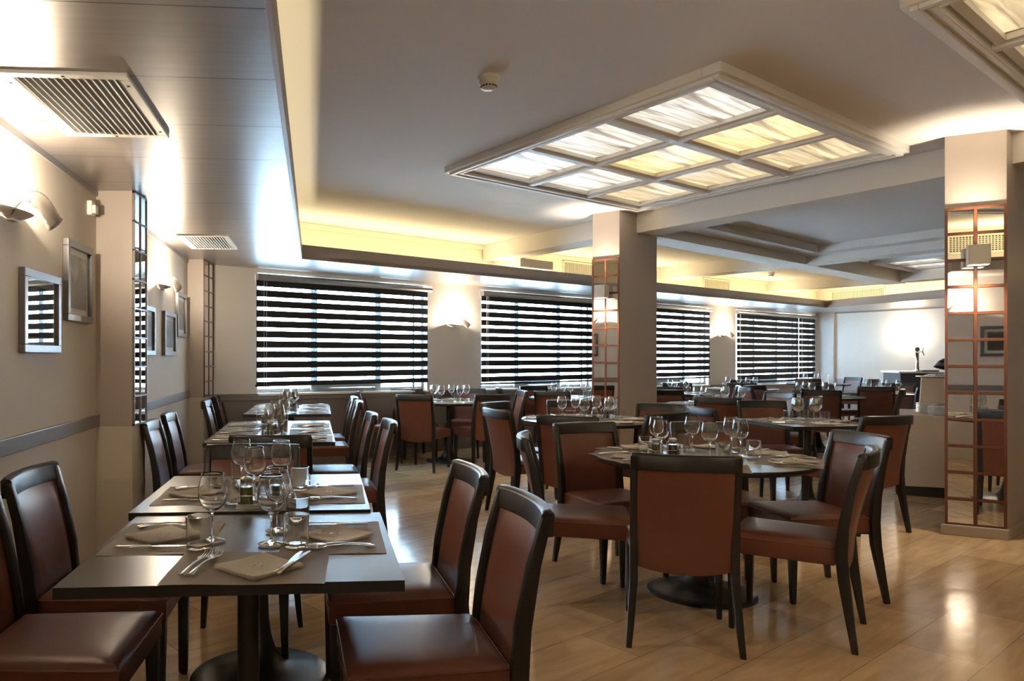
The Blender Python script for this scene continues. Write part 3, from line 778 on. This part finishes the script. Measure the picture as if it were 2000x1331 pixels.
for key, (x, y, r, lab) in {
    'the large front round table': (1.765, 4.067, .565, 'large round dark table in the right foreground'),
    'the round table before the central column': (1.83, 6.48, .577, 'round dark table in front of the central column'),
    'the round table below the window sconce': (.867, 9.208, .577, 'round dark table below the sconce between windows'),
    'the round table behind it by the second window': (2.62, 10.05, .577, 'round dark table under the window left of central column'),
    'the round table just right of central column': (3.93, 8.6, .577, 'round dark table just right of the central column'),
    'the round table under the third window': (4.42, 11.3, .577, 'round dark table under the third window'),
    'the round table below the far sconce': (6.3, 12.9, .577, 'round dark table near the far right sconce'),
    'the round table in the middle distance on right': (6.07, 10.28, .577, 'round dark table in the middle distance on the right'),
    'the round table beside the bar': (7.69, 11.35, .577, 'round dark table beside the grey bar counter'),
    'the farthest table in the window corner': (9.05, 15.3, .577, 'farthest round table in the window corner'),
}.items():
    TABS[key] = round_table(x, y, r, lab)
TS = rect_table(3.60, 6.24, .10, .80, .80, ZT2, 'square dark table right of centre, behind the front round table')
round_table(3.78, 3.40, .577, 'round table right of the frame, seen in the column mirror')

# ------------------------------------------------------------------ tableware prototypes
def glass_proto(m, seg, name='wine_glass'):
    r = thing(name, '', 'glass')
    out = [(0, 0), (.036, 0), (.0385, .001), (.0385, .002), (.034, .0032), (.018, .0065), (.0065, .011), (.0038, .018), (.0034, .05), (.0036, .078), (.0065, .086), (.018, .092), (.031, .103), (.039, .118), (.0425, .135), (.042, .152), (.0385, .172), (.034, .193), (.0325, .200)]
    inn = [(.0315, .200), (.033, .193), (.0374, .172), (.0408, .152), (.0412, .135), (.0377, .119), (.030, .105), (.018, .0955), (.008, .092), (0, .0915)]
    k = [p for p in out if p[1] <= .086]; bowl = [p for p in out if p[1] >= .086]
    bm = new(); lathe(bm, out+inn, seg); o = obj('bowl_and_stem', bm, m, r, smooth=True)
    return r
def tumbler_proto(m, seg):
    r = thing('water_tumbler', '', 'glass')
    out = [(0, 0), (.033, 0), (.0355, .002), (.0365, .01), (.0385, .09), (.0382, .0925)]
    inn = [(.037, .0925), (.0368, .09), (.0350, .014), (.031, .0105), (0, .010)]
    bm = new(); lathe(bm, out+inn, seg); obj('body', bm, m, r, smooth='auto')
    return r
def knife_proto(parts=True):
    r = thing('table_knife', '', 'knife')
    bm = new(); tube(bm, [(0, -.105, .006), (0, -.10, .006), (0, -.05, .006), (0, -.002, .006)], [.004, .0075, .0065, .005], 10, flat=.6)
    bm2 = bm if not parts else new()
    if parts: obj('handle', bm, M_steel, r, smooth='auto')
    pts = [(-.004, -.002), (-.007, .03), (-.007, .08), (-.003, .108), (.004, .112), (.006, .08), (.006, .03), (.004, -.002)]
    prism(bm2, pts, .0045, .0065)
    obj('blade' if parts else 'knife_body', bm2, M_steel, r)
    return r
def fork_proto(seg=10):
    r = thing('table_fork', '', 'fork')
    bm = new(); tube(bm, [(0, -.10, .003), (0, -.092, .004), (0, -.06, .008), (0, -.01, .011), (0, .03, .009)], [.009, .0095, .0045, .003, .005], seg, flat=.35); obj('handle', bm, M_steel, r, smooth='auto')
    bm = new()
    prism(bm, [(-.004, .028), (-.012, .042), (-.012, .055), (.012, .055), (.012, .042), (.004, .028)], .006, .0085)
    for i in range(4):
        x = -.0105+.007*i; tube(bm, [(x, .053, .007), (x, .075, .005), (x, .09, .007), (x, .10, .012)], [.0018, .0018, .0016, .0010], 6)
    obj('tines', bm, M_steel, r, smooth='auto'); return r
def spoon_proto():
    r = thing('table_spoon', '', 'spoon')
    bm = new(); tube(bm, [(0, -.10, .003), (0, -.092, .004), (0, -.06, .008), (0, -.01, .012), (0, .04, .009)], [.009, .0095, .0045, .003, .004], 10, flat=.35); obj('handle', bm, M_steel, r, smooth='auto')
    bm = new(); g = []
    for i in range(9):
        a = []
        for j in range(13):
            rr = i/8; th = 2*PI*j/12
            a.append(bm.verts.new((rr*.02*math.cos(th), .068+rr*.032*math.sin(th), .0015+.008*rr*rr)))
        g.append(a)
    for i in range(8):
        for j in range(12): bm.faces.new((g[i][j], g[i+1][j], g[i+1][j+1], g[i][j+1]))
    bmesh.ops.remove_doubles(bm, verts=bm.verts[:], dist=.0002); bmesh.ops.solidify(bm, geom=bm.faces[:], thickness=.0012)
    obj('bowl', bm, M_steel, r, smooth=True); return r
def mat_proto():
    bm = new(); n = 10; g = []
    for i in range(n+1):
        g.append([bm.verts.new((-.20+.40*i/n, -.15+.30*j/6, .0012+.0012*math.sin(i*.9+j))) for j in range(7)])
    for i in range(n):
        for j in range(6): bm.faces.new((g[i][j], g[i+1][j], g[i+1][j+1], g[i][j+1]))
    bmesh.ops.solidify(bm, geom=bm.faces[:], thickness=.0012)
    o = obj('placemat', bm, M_mat); o['category'] = 'placemat'; return o
def napkin_proto(logo=True):
    bm = new(); s = .118
    for k, (z, q) in enumerate(((.0, 1.0), (.0016, .985), (.0032, .97))):
        n = 6; g = []
        for i in range(n+1):
            a = []
            for j in range(n+1):
                u, v = -1+2*i/n, -1+2*j/n
                x = (u-v)/2*s*q; y = (u+v)/2*s*q
                a.append(bm.verts.new((x, y, z+.0015*(u*u+v*v)*(k+.4)+.0004)))
            g.append(a)
        for i in range(n):
            for j in range(n): bm.faces.new((g[i][j], g[i+1][j], g[i+1][j+1], g[i][j+1]))
    bmesh.ops.solidify(bm, geom=bm.faces[:], thickness=.0008)
    o = obj('paper_napkin', bm, M_nap, smooth='auto'); o['category'] = 'napkin'
    if logo:
        for txt, size, y in (('F H', .026, .004), ('HOTELS', .012, -.012)):
            c = bpy.data.curves.new('printed_emblem', 'FONT'); c.body = txt; c.size = size; c.align_x = 'CENTER'; c.extrude = .0002
            to = bpy.data.objects.new('printed_emblem', c); COL.objects.link(to); to.location = (0, y-.004, .0062); to.parent = o
            c.materials.append(M_gold)
            me = bpy.data.meshes.new_from_object(to); COL.objects.unlink(to); bpy.data.objects.remove(to)
            to = bpy.data.objects.new('printed_emblem', me); COL.objects.link(to); to.location = (0, y-.004, .0062); to.parent = o
    return o
P = {'glassN': glass_proto(M_glass, 40), 'glassF': glass_proto(M_glassfar, 20), 'tumN': tumbler_proto(M_glass, 40), 'tumF': tumbler_proto(M_glassfar, 20),
     'knife': knife_proto(), 'knifeF': knife_proto(False), 'fork': fork_proto(), 'spoon': spoon_proto(), 'mat': mat_proto(), 'nap': napkin_proto(True), 'napF': napkin_proto(False)}
USED = set()
DESC = {'glassN': 'empty wine glass', 'glassF': 'empty wine glass', 'tumN': 'water tumbler', 'tumF': 'water tumbler', 'knife': 'steel knife', 'knifeF': 'steel knife',
        'fork': 'steel fork', 'spoon': 'steel spoon', 'mat': 'taupe placemat', 'nap': 'beige napkin', 'napF': 'beige napkin'}
GRP = {'g': 'stemmed wine glasses on the tables', 't': 'water tumblers on the tables', 'k': 'table knives', 'f': 'table forks', 's': 'table spoons', 'm': 'taupe placemats', 'n': 'folded beige napkins'}
def put(kind, x, y, z, rz, where, label=None):
    o = P[kind] if kind not in USED else dup(P[kind])
    USED.add(kind)
    o.location = (x, y, z); o.rotation_euler = (0, 0, rz); o['group'] = GRP[kind[0]]
    if label: o['label'] = label
    else: ITEMS.append((o, DESC[kind], where))
    return o
def place(cx, cy, fx, fy, z, where, near, glass=(.05, .22), tum=(-.045, .20), jit=True, mt=True, gl=True, tu=True):
    """a place setting centred at cx,cy; diner faces (fx,fy)"""
    f = Vector((fx, fy)).normalized(); r = Vector((f.y, -f.x)); a = rz2(fx, fy)
    j = lambda s: random.uniform(-s, s) if jit else 0
    def at(lx, ly): v = Vector((cx, cy))+r*lx+f*ly; return v.x, v.y
    sfx = '' if near else 'F'
    if mt: x, y = at(0, 0); put('mat', x, y, z, a+j(.03), where)
    zz = z+.0032
    x, y = at(j(.01), j(.01)-.01); put('nap'+sfx, x, y, zz, a+j(.15), where)
    x, y = at(.135+j(.01), -.01+j(.01)); put('knife'+sfx, x, y, zz, a+j(.06), where)
    x, y = at(-.125+j(.01), -.01+j(.01)); put('fork', x, y, zz, a+j(.1), where)
    if near: x, y = at(-.15+j(.01), -.02); put('spoon', x, y, zz, a+.12+j(.05), where)
    g = ('glassN', 'tumN') if near == 2 else ('glassF', 'tumF')
    if gl: x, y = at(glass[0]+j(.02), glass[1]+j(.02)); put(g[0], x, y, z+.001, 0, where)
    if tu: x, y = at(tum[0]+j(.02), tum[1]+j(.02)); put(g[1], x, y, z+.001, 0, where)

# nearest long table, set explicitly
w0 = 'the nearest long table'
f0 = (math.cos(ROT), math.sin(ROT)); zA = ZA; zB = .750
place(-.645, 2.25, 1, .06, zA, w0, 2, jit=False, gl=False, tu=False)
place(-.14, 2.26, -1, -.06, zA, w0, 2, jit=False, gl=False, tu=False)
place(-.70, 2.90, 1, .08, zB, w0, 2, jit=False, gl=False, tu=False)
place(-.21, 2.93, -1, -.05, zB, w0, 2, jit=False, gl=False, tu=False)
# near head place
put('mat', -.335, 1.93, zA+.0012, .03, w0)
put('nap', -.309, 1.915, zA+.005, .05, w0)
put('fork', -.478, 1.94, zA+.0045, -.12, w0); put('fork', -.452, 1.935, zA+.0065, -.16, w0)
put('knife', -.232, 1.93, zA+.009, -.18, w0); put('knife', -.222, 1.925, zA+.012, -.30, w0)
# far head place
put('mat', -.50, 3.24, zB+.0012, .08, w0); put('nap', -.50, 3.23, zB+.005, .1, w0)
put('fork', -.30, 3.10, zB+.0045, PI+.05, w0); put('fork', -.265, 3.10, zB+.0045, PI, w0)
for x, y, z in ((-.493, 2.2, zA), (-.313, 2.16, zA), (-.317, 2.32, zA), (-.466, 2.78, zB), (-.56, 3.03, zB), (-.393, 2.99, zB)): put('glassN', x, y, z+.0045, 0, w0)
for x, y, z in ((-.510, 2.11, zA), (-.238, 2.13, zA), (-.262, 2.40, zA), (-.320, 3.0, zB), (-.585, 3.12, zB), (-.53, 2.72, zB)): put('tumN', x, y, z+.0045, 0, w0)
# condiment caddies
def caddy(x, y, z, rz, where, near=False):
    lab = 'steel condiment caddy with looped handle on '+where
    r = thing('condiment_caddy', lab, 'caddy', (x, y, z), rz, 'condiment caddies')
    bm = new(); box(bm, -.105, .105, -.04, .04, 0, .005); 
    for a in ((-.105, .105, -.04, -.037), (-.105, .105, .037, .04), (-.105, -.102, -.04, .04), (.102, .105, -.04, .04)): box(bm, a[0], a[1], a[2], a[3], .005, .016)
    obj('tray', bm, M_steelb, r, bevel=.001)
    bm = new(); pts = [(0, 0, .004), (0, 0, .085)]
    for k in range(11): a = -PI/2+.35+(2*PI-.7)*k/10; pts.append((.014*math.cos(a), 0, .108+.02*math.sin(a)))
    pts.append((0, 0, .086)); tube(bm, pts, .0022, 8); obj('handle', bm, M_steel, r, smooth=True)
    bm = new(); tube(bm, [(-.1, -.03, .045), (.1, -.03, .045)], .0015, 6); tube(bm, [(-.1, .03, .045), (.1, .03, .045)], .0015, 6); tube(bm, [(-.1, -.03, .045), (-.1, .03, .045)], .0015, 6); tube(bm, [(.1, -.03, .045), (.1, .03, .045)], .0015, 6)
    for sx in (-.1, .1):
        for sy in (-.03, .03): tube(bm, [(sx, sy, .004), (sx, sy, .046)], .0015, 6)
    obj('guard_rail', bm, M_steel, r, smooth=True)
    M = Matrix.Translation((x, y, z)) @ Matrix.Rotation(rz, 4, 'Z')
    if near: kinds = (('oil_bottle', -.072, 0, 'olive oil bottle', M_oil, .026, .085), ('vinegar_bottle', .036, 0, 'dark vinegar bottle', M_vin, .026, .085), ('salt_shaker', .078, -.016, 'small salt shaker', M_porc, .014, .05), ('pepper_shaker', .080, .018, 'small pepper shaker', M_vin, .014, .05))
    else: kinds = (('oil_bottle', -.06, 0, 'olive oil bottle', M_oil, .026, .085), ('vinegar_bottle', .05, 0, 'dark vinegar bottle', M_vin, .026, .085))
    for nm, lx, ly, d, mm, rad, h in kinds:
        p = M @ Vector((lx, ly, .0055))
        b = thing(nm, d+' in the caddy on '+where, 'bottle' if 'bottle' in nm else 'shaker', tuple(p), 0, 'condiment bottles and shakers')
        bm = new(); lathe(bm, [(0, .003), (rad-.003, .003), (rad-.003, h*.8), (0, h*.8)], 16); obj('contents', bm, mm, b, smooth='auto')
        bm = new(); lathe(bm, [(0, 0), (rad-.002, 0), (rad, .002), (rad, h*.85), (rad*.8, h), (0, h)], 20); obj('bottle_glass', bm, M_glassfar, b, smooth='auto')
        bm = new(); lathe(bm, [(0, h-.002), (rad*.85, h-.002), (rad*.85, h+.012), (rad*.5, h+.018), (0, h+.02)], 16); obj('cap', bm, M_steelb, b, smooth='auto')
caddy(-.405, 2.68, zB, .10, w0, True)

# middle and far left rows
w1 = 'the middle long table'
ax = lambda y: -.735-.09*(y-5.14)
for y in (4.95, 5.42, 5.90):
    place(ax(y)-.26, y, 1, .09, ZT2, w1, 0)
    place(ax(y)+.26, y, -1, -.09, ZT2, w1, 0)
caddy(-.74, 5.15, ZT2, 1.5, w1)
w2 = 'the far long table'
ax = lambda y: -.91-.08*(y-7.48)
for y in (7.30, 7.80, 8.35):
    place(ax(y)-.26, y, 1, .08, ZT2, w2, 0)
    place(ax(y)+.26, y, -1, -.08, ZT2, w2, 0)
caddy(-.95, 8.0, ZT2, 1.5, w2)

def around(cx, cy, angs, where, near, ztop=.745, rad=.40):
    for a in angs:
        a = math.radians(a); d = Vector((math.cos(a), math.sin(a)))
        place(cx+d.x*rad, cy+d.y*rad, -d.x, -d.y, ztop, where, near, glass=(.04, .18), tum=(-.06, .15))
# front round table
w3_ = 'the large front round table'
cx, cy = 1.775, 4.067
for a in (-112, -30, 12, 62, 125, 187):
    a = math.radians(a); d = Vector((math.cos(a), math.sin(a)))
    place(cx+d.x*.42, cy+d.y*.42, -d.x, -d.y, .745, w3_, 2, gl=False, tu=False)
def onT(px_, Z, kind, where, z=.745):
    put(kind, (px_-740)/1450*Z, Z, z+.0045, 0, where)
for px_, Z in ((1282, 4.25), (1291, 4.05), (1352, 4.30), (1386, 3.93), (1428, 4.22), (1446, 4.05)): onT(px_, Z, 'glassN', w3_)
for px_, Z in ((1260, 4.22), (1335, 4.36), (1413, 3.86), (1472, 4.02), (1438, 4.36), (1280, 3.90)): onT(px_, Z, 'tumN', w3_)
caddy((1303-740)/1450*4.0, 4.0, .745, .3, w3_, True)

T = {k: (o.location.x, o.location.y) for k, o in TABS.items()}
def tb(sub): return next(k for k in T if sub in k)
k = tb('before the central'); around(*T[k], (-125, -65, -5, 50, 100, 160), k, 0); caddy(1.93, 6.45, .745, .2, k)
k = tb('window sconce'); around(*T[k], (-125, -60, 5, 70, 130, 190), k, 0)
k = tb('second window'); around(*T[k], (-120, -50, 20, 100, 165), k, 0)
k = tb('just right'); around(*T[k], (-110, -40, 25, 90, 150, 205), k, 0); caddy(4.0, 8.65, .745, .2, k)
k = tb('under the third'); around(*T[k], (-100, -20, 60, 140), k, 0)
k = tb('far sconce'); around(*T[k], (-100, -20, 60, 150), k, 0)
k = tb('middle distance'); around(*T[k], (-110, -40, 25, 90, 155, 210), k, 0)
k = tb('beside the bar'); around(*T[k], (-110, -35, 35, 110, 180), k, 0); caddy(7.7, 11.4, .745, .2, k)
k = tb('farthest'); around(*T[k], (-120, -40, 60, 150), k, 0)
ws = 'the square table right of centre'
for dx, dy in ((-1, 0), (1, 0), (0, -1), (0, 1)):
    place(3.60+dx*.24, 6.24+dy*.24, -dx, -dy, ZT2, ws, 0, glass=(.03, .15), tum=(-.05, .12))
wm = 'the mirrored table right of frame'
around(3.78, 3.40, (30, 130, 180, 250), wm, 0)

# ------------------------------------------------------------------ chairs
lw = 'the nearest long table'
chair(-.955, 2.22, 1, .03, lw, 'brown leather chair cut off at the bottom left corner')
chair(-1.00, 2.80, 1, .06, lw, 'brown leather chair against left wall, second from the camera')
chair(.135, 2.20, -1, -.12, lw, 'nearest brown leather chair at bottom centre, facing left')
chair(.045, 2.80, -1, -.12, lw, 'brown leather chair just behind the nearest bottom centre chair')
chair(-.60, 3.27, .02, -1, lw, 'brown leather chair facing the camera at far end of nearest table')
w1c = 'the middle long table'
chair(-.60, 4.33, -.04, 1, w1c, 'brown leather chair with its back to camera at head of middle table')
chair(-1.20, 4.93, 1, .1, w1c); chair(-1.28, 5.62, 1, .1, w1c)
chair(-.235, 4.90, -1, -.12, w1c); chair(-.36, 5.55, -1, -.12, w1c)
w2c = 'the far long table'
chair(-1.37, 7.22, 1, .1, w2c); chair(-1.45, 8.08, 1, .1, w2c)
chair(-.50, 7.12, -1, -.1, w2c); chair(-.57, 7.85, -1, -.1, w2c)
fr = 'the large front round table'
chair(1.41, 3.50, .277, .96, fr, 'leather chair with its back to camera at front round table')
chair(1.10, 4.0, .97, -.22, fr, 'leather chair facing right at left side of front round table')
chair(1.41, 4.49, .29, -.95, fr, 'leather chair facing camera behind left of the front round table')
chair(1.985, 3.57, -.80, .60, fr, 'leather chair facing left, nearest on right of front round table')
chair(2.37, 4.10, -.99, -.06, fr, 'leather chair facing left, second on right of front round table')
chair(2.08, 4.50, -.12, -1, fr, 'leather chair facing camera behind the front round table glasses')
k = 'the round table before the central column'
chair(2.06, 5.90, -.45, .89, k); chair(2.38, 6.50, -.62, -.78, k); chair(1.50, 5.58, .5, .86, k)
chair(1.24, 6.12, .95, .31, k); chair(1.30, 6.72, .7, -.7, k); chair(1.87, 6.98, 0, -1, k)
k = 'the round table below the window sconce'
chair(1.19, 8.73, -.35, .94, k); chair(.53, 8.60, .45, .89, k); chair(.07, 9.22, 1, -.08, k)
chair(.46, 9.58, .3, -.95, k); chair(1.13, 9.75, -.3, -.95, k); chair(1.50, 9.32, -1, -.05, k)
k = 'the round table behind it by the second window'
chair(2.27, 9.42, .45, .89, k); chair(1.95, 10.15, 1, -.05, k); chair(2.36, 10.62, .3, -.95, k); chair(3.2, 10.35, -.9, -.4, k)
k = 'the round table just right of central column'
chair(3.62, 7.98, .35, .93, k); chair(4.45, 8.15, -.7, .7, k); chair(4.55, 8.85, -.9, -.3, k); chair(3.25, 8.75, .95, -.1, k); chair(3.75, 9.2, .2, -.97, k)
k = 'the square table right of centre'
chair(3.60, 5.66, -.25, .97, k); chair(3.02, 6.33, 1, .12, k); chair(3.68, 6.90, -.1, -1, k)
k = 'the round table in the middle distance on right'
chair(5.75, 9.72, .4, .92, k); chair(5.45, 10.4, 1, -.1, k); chair(6.6, 9.9, -.8, .6, k); chair(5.75, 10.85, .4, -.9, k); chair(6.45, 10.85, -.4, -.9, k)
k = 'the round table beside the bar'
chair(7.25, 10.8, .6, .8, k); chair(7.75, 10.68, 0, 1, k); chair(8.3, 11.0, -.85, .5, k); chair(7.3, 11.9, .4, -.9, k); chair(8.2, 11.8, -.7, -.7, k)
k = 'the round table under the third window'
chair(4.15, 10.7, .4, .9, k); chair(5.0, 11.05, -.9, .4, k); chair(4.75, 11.85, -.4, -.9, k); chair(3.82, 11.35, 1, 0, k)
k = 'the round table below the far sconce'
chair(6.0, 12.3, .4, .9, k); chair(6.75, 12.4, -.6, .8, k); chair(6.6, 13.5, -.4, -.9, k); chair(5.7, 13.1, 1, -.2, k)
k = 'the farthest table in the window corner'
chair(8.6, 14.8, .6, .8, k); chair(9.5, 14.75, -.6, .8, k); chair(9.65, 15.5, -1, -.2, k)
k = 'the mirrored table right of frame'
chair(4.42, 3.5, -1, -.1, k); chair(3.66, 2.78, .2, 1, k); chair(4.05, 4.08, -.35, -.93, k)

# ------------------------------------------------------------------ buffet
BA = V(4.90, 6.98); bu = V(.82, -.57).normalized(); bv = V(.57, .82).normalized()
def bp(a, b): v = BA+bu*a+bv*b; return v
def cloth(x0, x1, y0, y1, ztop, zbot, amp, label, name='tablecloth'):
    r = thing(name, label, 'tablecloth', tuple(bp(0, 0)), math.atan2(bu.y, bu.x), 'beige buffet cloths')
    bm = new(); per = []
    def edge(p, q, n):
        for i in range(n): s = i/n; per.append((p[0]+(q[0]-p[0])*s, p[1]+(q[1]-p[1])*s))
    edge((x0, y0), (x1, y0), 26); edge((x1, y0), (x1, y1), 18); edge((x1, y1), (x0, y1), 26); edge((x0, y1), (x0, y0), 18)
    m_ = len(per); cxx, cyy = (x0+x1)/2, (y0+y1)/2; rings = []
    for lv in range(9):
        q = lv/8; z = ztop+(zbot-ztop)*q; row = []
        for i, (x, y) in enumerate(per):
            d = Vector((x-cxx, y-cyy)); nx_ = Vector((1 if abs(x-x1) < 1e-6 else -1 if abs(x-x0) < 1e-6 else 0, 1 if abs(y-y1) < 1e-6 else -1 if abs(y-y0) < 1e-6 else 0))
            w_ = amp*q*(math.sin(i*.55)+.6*math.sin(i*.23+1))+.018*q
            corner = min(abs(i % 1), 1)
            row.append(bm.verts.new((x+nx_.x*w_, y+nx_.y*w_, z+ (.012*math.sin(i*.3)*q if lv == 8 else 0))))
        rings.append(row)
    for a, b in zip(rings[:-1], rings[1:]):
        for i in range(m_): bm.faces.new((a[i], a[(i+1) % m_], b[(i+1) % m_], b[i]))
    bm.faces.new(rings[0])
    obj('drape', bm, M_cloth, r, smooth='auto'); return r
r = thing('buffet_table', 'buffet table on dark plinth under a beige cloth', 'table', tuple(bp(0, 0)), math.atan2(bu.y, bu.x))
bm = new(); box(bm, -.03, 1.5, -.02, 1.0, 0, .12); obj('plinth', bm, M_frame, r, bevel=.004)
bm = new(); box(bm, .02, 1.45, .02, .96, .12, .742); obj('cabinet', bm, M_frame, r)
bm = new(); box(bm, .20, 1.4, .56, .93, .75, 1.08); obj('raised_shelf', bm, M_frame, r)
cloth(0, 1.47, 0, .98, .747, .085, .02, 'long beige cloth draped over the buffet table')
cloth(.18, 1.42, .54, .95, 1.085, .752, .006, 'beige cloth draped over the raised back tier of the buffet')
def plate_proto():
    bm = new(); lathe(bm, [(0, 0), (.07, 0), (.075, .003), (.118, .014), (.12, .016), (.117, .0175), (.073, .008), (0, .006)], 40)
    o = obj('dinner_plate', bm, M_porc, smooth='auto'); return o
pl0 = plate_proto(); first = [1]
def plate(x, y, z, lab):
    o = pl0 if first[0] else dup(pl0); first[0] = 0
    o.location = (x, y, z); tag(o, lab, 'plate', 'white plates stacked on the buffet')
ORD = ['bottom', 'second from bottom', 'third from bottom', 'fourth from bottom', 'fifth from bottom', 'sixth from bottom', 'seventh from bottom']
for i in range(7):
    v = bp(.245, .40); plate(v.x+random.uniform(-.002, .002), v.y, .7475+.0135*i, 'white dinner plate, %s of the left stack on buffet' % (ORD[i] if i < 6 else 'top'))
for i in range(6):
    v = bp(.33, .145); plate(v.x+random.uniform(-.002, .002), v.y, .7475+.0135*i, 'white dinner plate, %s of the right stack on buffet' % (ORD[i] if i < 5 else 'top'))
v = bp(.30, .68)
r = thing('serving_platter', 'oval platter of cutlery on the raised buffet tier', 'platter', (v.x, v.y, 1.087))
bm = new(); lathe(bm, [(0, 0), (.13, 0), (.17, .012), (.16, .014), (.12, .005), (0, .005)], 32); o = obj('dish', bm, M_porc, r, smooth='auto')
bm = new()
for i in range(7): tube(bm, [(-.1+.02*i, -.08, .015+.004*i), (-.05+.025*i, .0, .035), (-.06+.03*i, .08, .02)], .005, 6, flat=.5)
obj('serving_cutlery', bm, M_steel, r, smooth=True)
v = bp(.39, .80)
r = thing('warming_lid', 'dark domed warming lid above the buffet, half behind the column', 'lid', (v.x, v.y, 1.087))  # dark serving lid on a stand, no lamp inside
bm = new(); tube(bm, [(.06, 0, 0), (.06, 0, .12)], .012, 10); obj('stand', bm, M_iron, r)
bm = new(); lathe(bm, [(0, .11), (.05, .10), (.09, .06), (.115, .0), (.11, 0), (.087, .055), (.047, .09), (0, .1)], 32); o = obj('dome', bm, M_frame, r, smooth=True); o.location = (.0, 0, .085); o.rotation_euler = (0, .25, 0)

# bar counter with beer tap
r = thing('bar_counter', 'dark grey bar counter with pale top at the far right', 'counter', (8.78, 12.5, 0), -.25)
bm = new(); box(bm, 0, 3, 0, .7, .0, 1.02); obj('cabinet', bm, M_bar, r, bevel=.004)
bm = new(); box(bm, .0, 3, -.006, 0, .02, .33); box(bm, .0, 3, -.006, 0, .36, .70); box(bm, .0, 3, -.006, 0, .73, 1.0); obj('front_panel', bm, M_bar, r)
bm = new(); box(bm, -.03, 3.02, -.03, .73, 1.02, 1.05); obj('worktop', bm, M_white, r, bevel=.003)
r = thing('beer_tap', 'chrome beer tap column standing on the bar counter', 'beer tap', (9.10, 12.55, 1.05), -.25)
bm = new(); lathe(bm, [(0, 0), (.06, 0), (.06, .012), (.03, .02), (.03, .05), (.024, .06), (.024, .30), (.03, .31), (.02, .33), (0, .33)], 20); obj('tap_column', bm, M_steel, r, smooth='auto')
bm = new(); tube(bm, [(0, 0, .30), (.02, -.04, .33), (.05, -.07, .33), (.07, -.08, .27)], .011, 8); tube(bm, [(.05, -.07, .33), (.06, -.075, .40)], .008, 8); obj('spout', bm, M_steel, r, smooth=True)
bm = new(); lathe(bm, [(0, -.012), (.035, -.012), (.04, 0), (.035, .012), (0, .012)], 20); o = obj('badge', bm, M_steelb, r, smooth='auto'); o.location = (.0, 0, .37); o.rotation_euler = (PI/2, 0, 0)
r = thing('drip_tray', 'black drip tray beside the beer tap', 'tray', (9.28, 12.52, 1.05), -.25)
bm = new(); box(bm, -.12, .12, -.06, .06, 0, .018); obj('tray_body', bm, M_iron, r)
bm = new(); box(bm, -.1, .1, -.045, .045, .018, .021); obj('grid', bm, M_steelb, r)

# ------------------------------------------------------------------ labels by place for the repeats
ORDW = ['leftmost', 'second', 'third', 'fourth', 'fifth', 'sixth', 'seventh', 'eighth', 'ninth', 'tenth']
buck = {}
for o, d, w in ITEMS: buck.setdefault((d, w), []).append(o)
def sx(o): return o.location.x/max(o.location.y, .1)
for (d, w), os_ in buck.items():
    os_.sort(key=sx); n = len(os_)
    for i, o in enumerate(os_):
        prep = 'at' if 'chair' in d else 'on'
        if n == 1: o['label'] = '%s %s %s' % (d, prep, w)
        elif i == 0: o['label'] = 'leftmost %s %s %s' % (d, prep, w)
        elif i == n-1: o['label'] = 'rightmost %s %s %s' % (d, prep, w)
        else: o['label'] = '%s %s from left %s %s' % (ORDW[i], d, prep, w) if True else ''
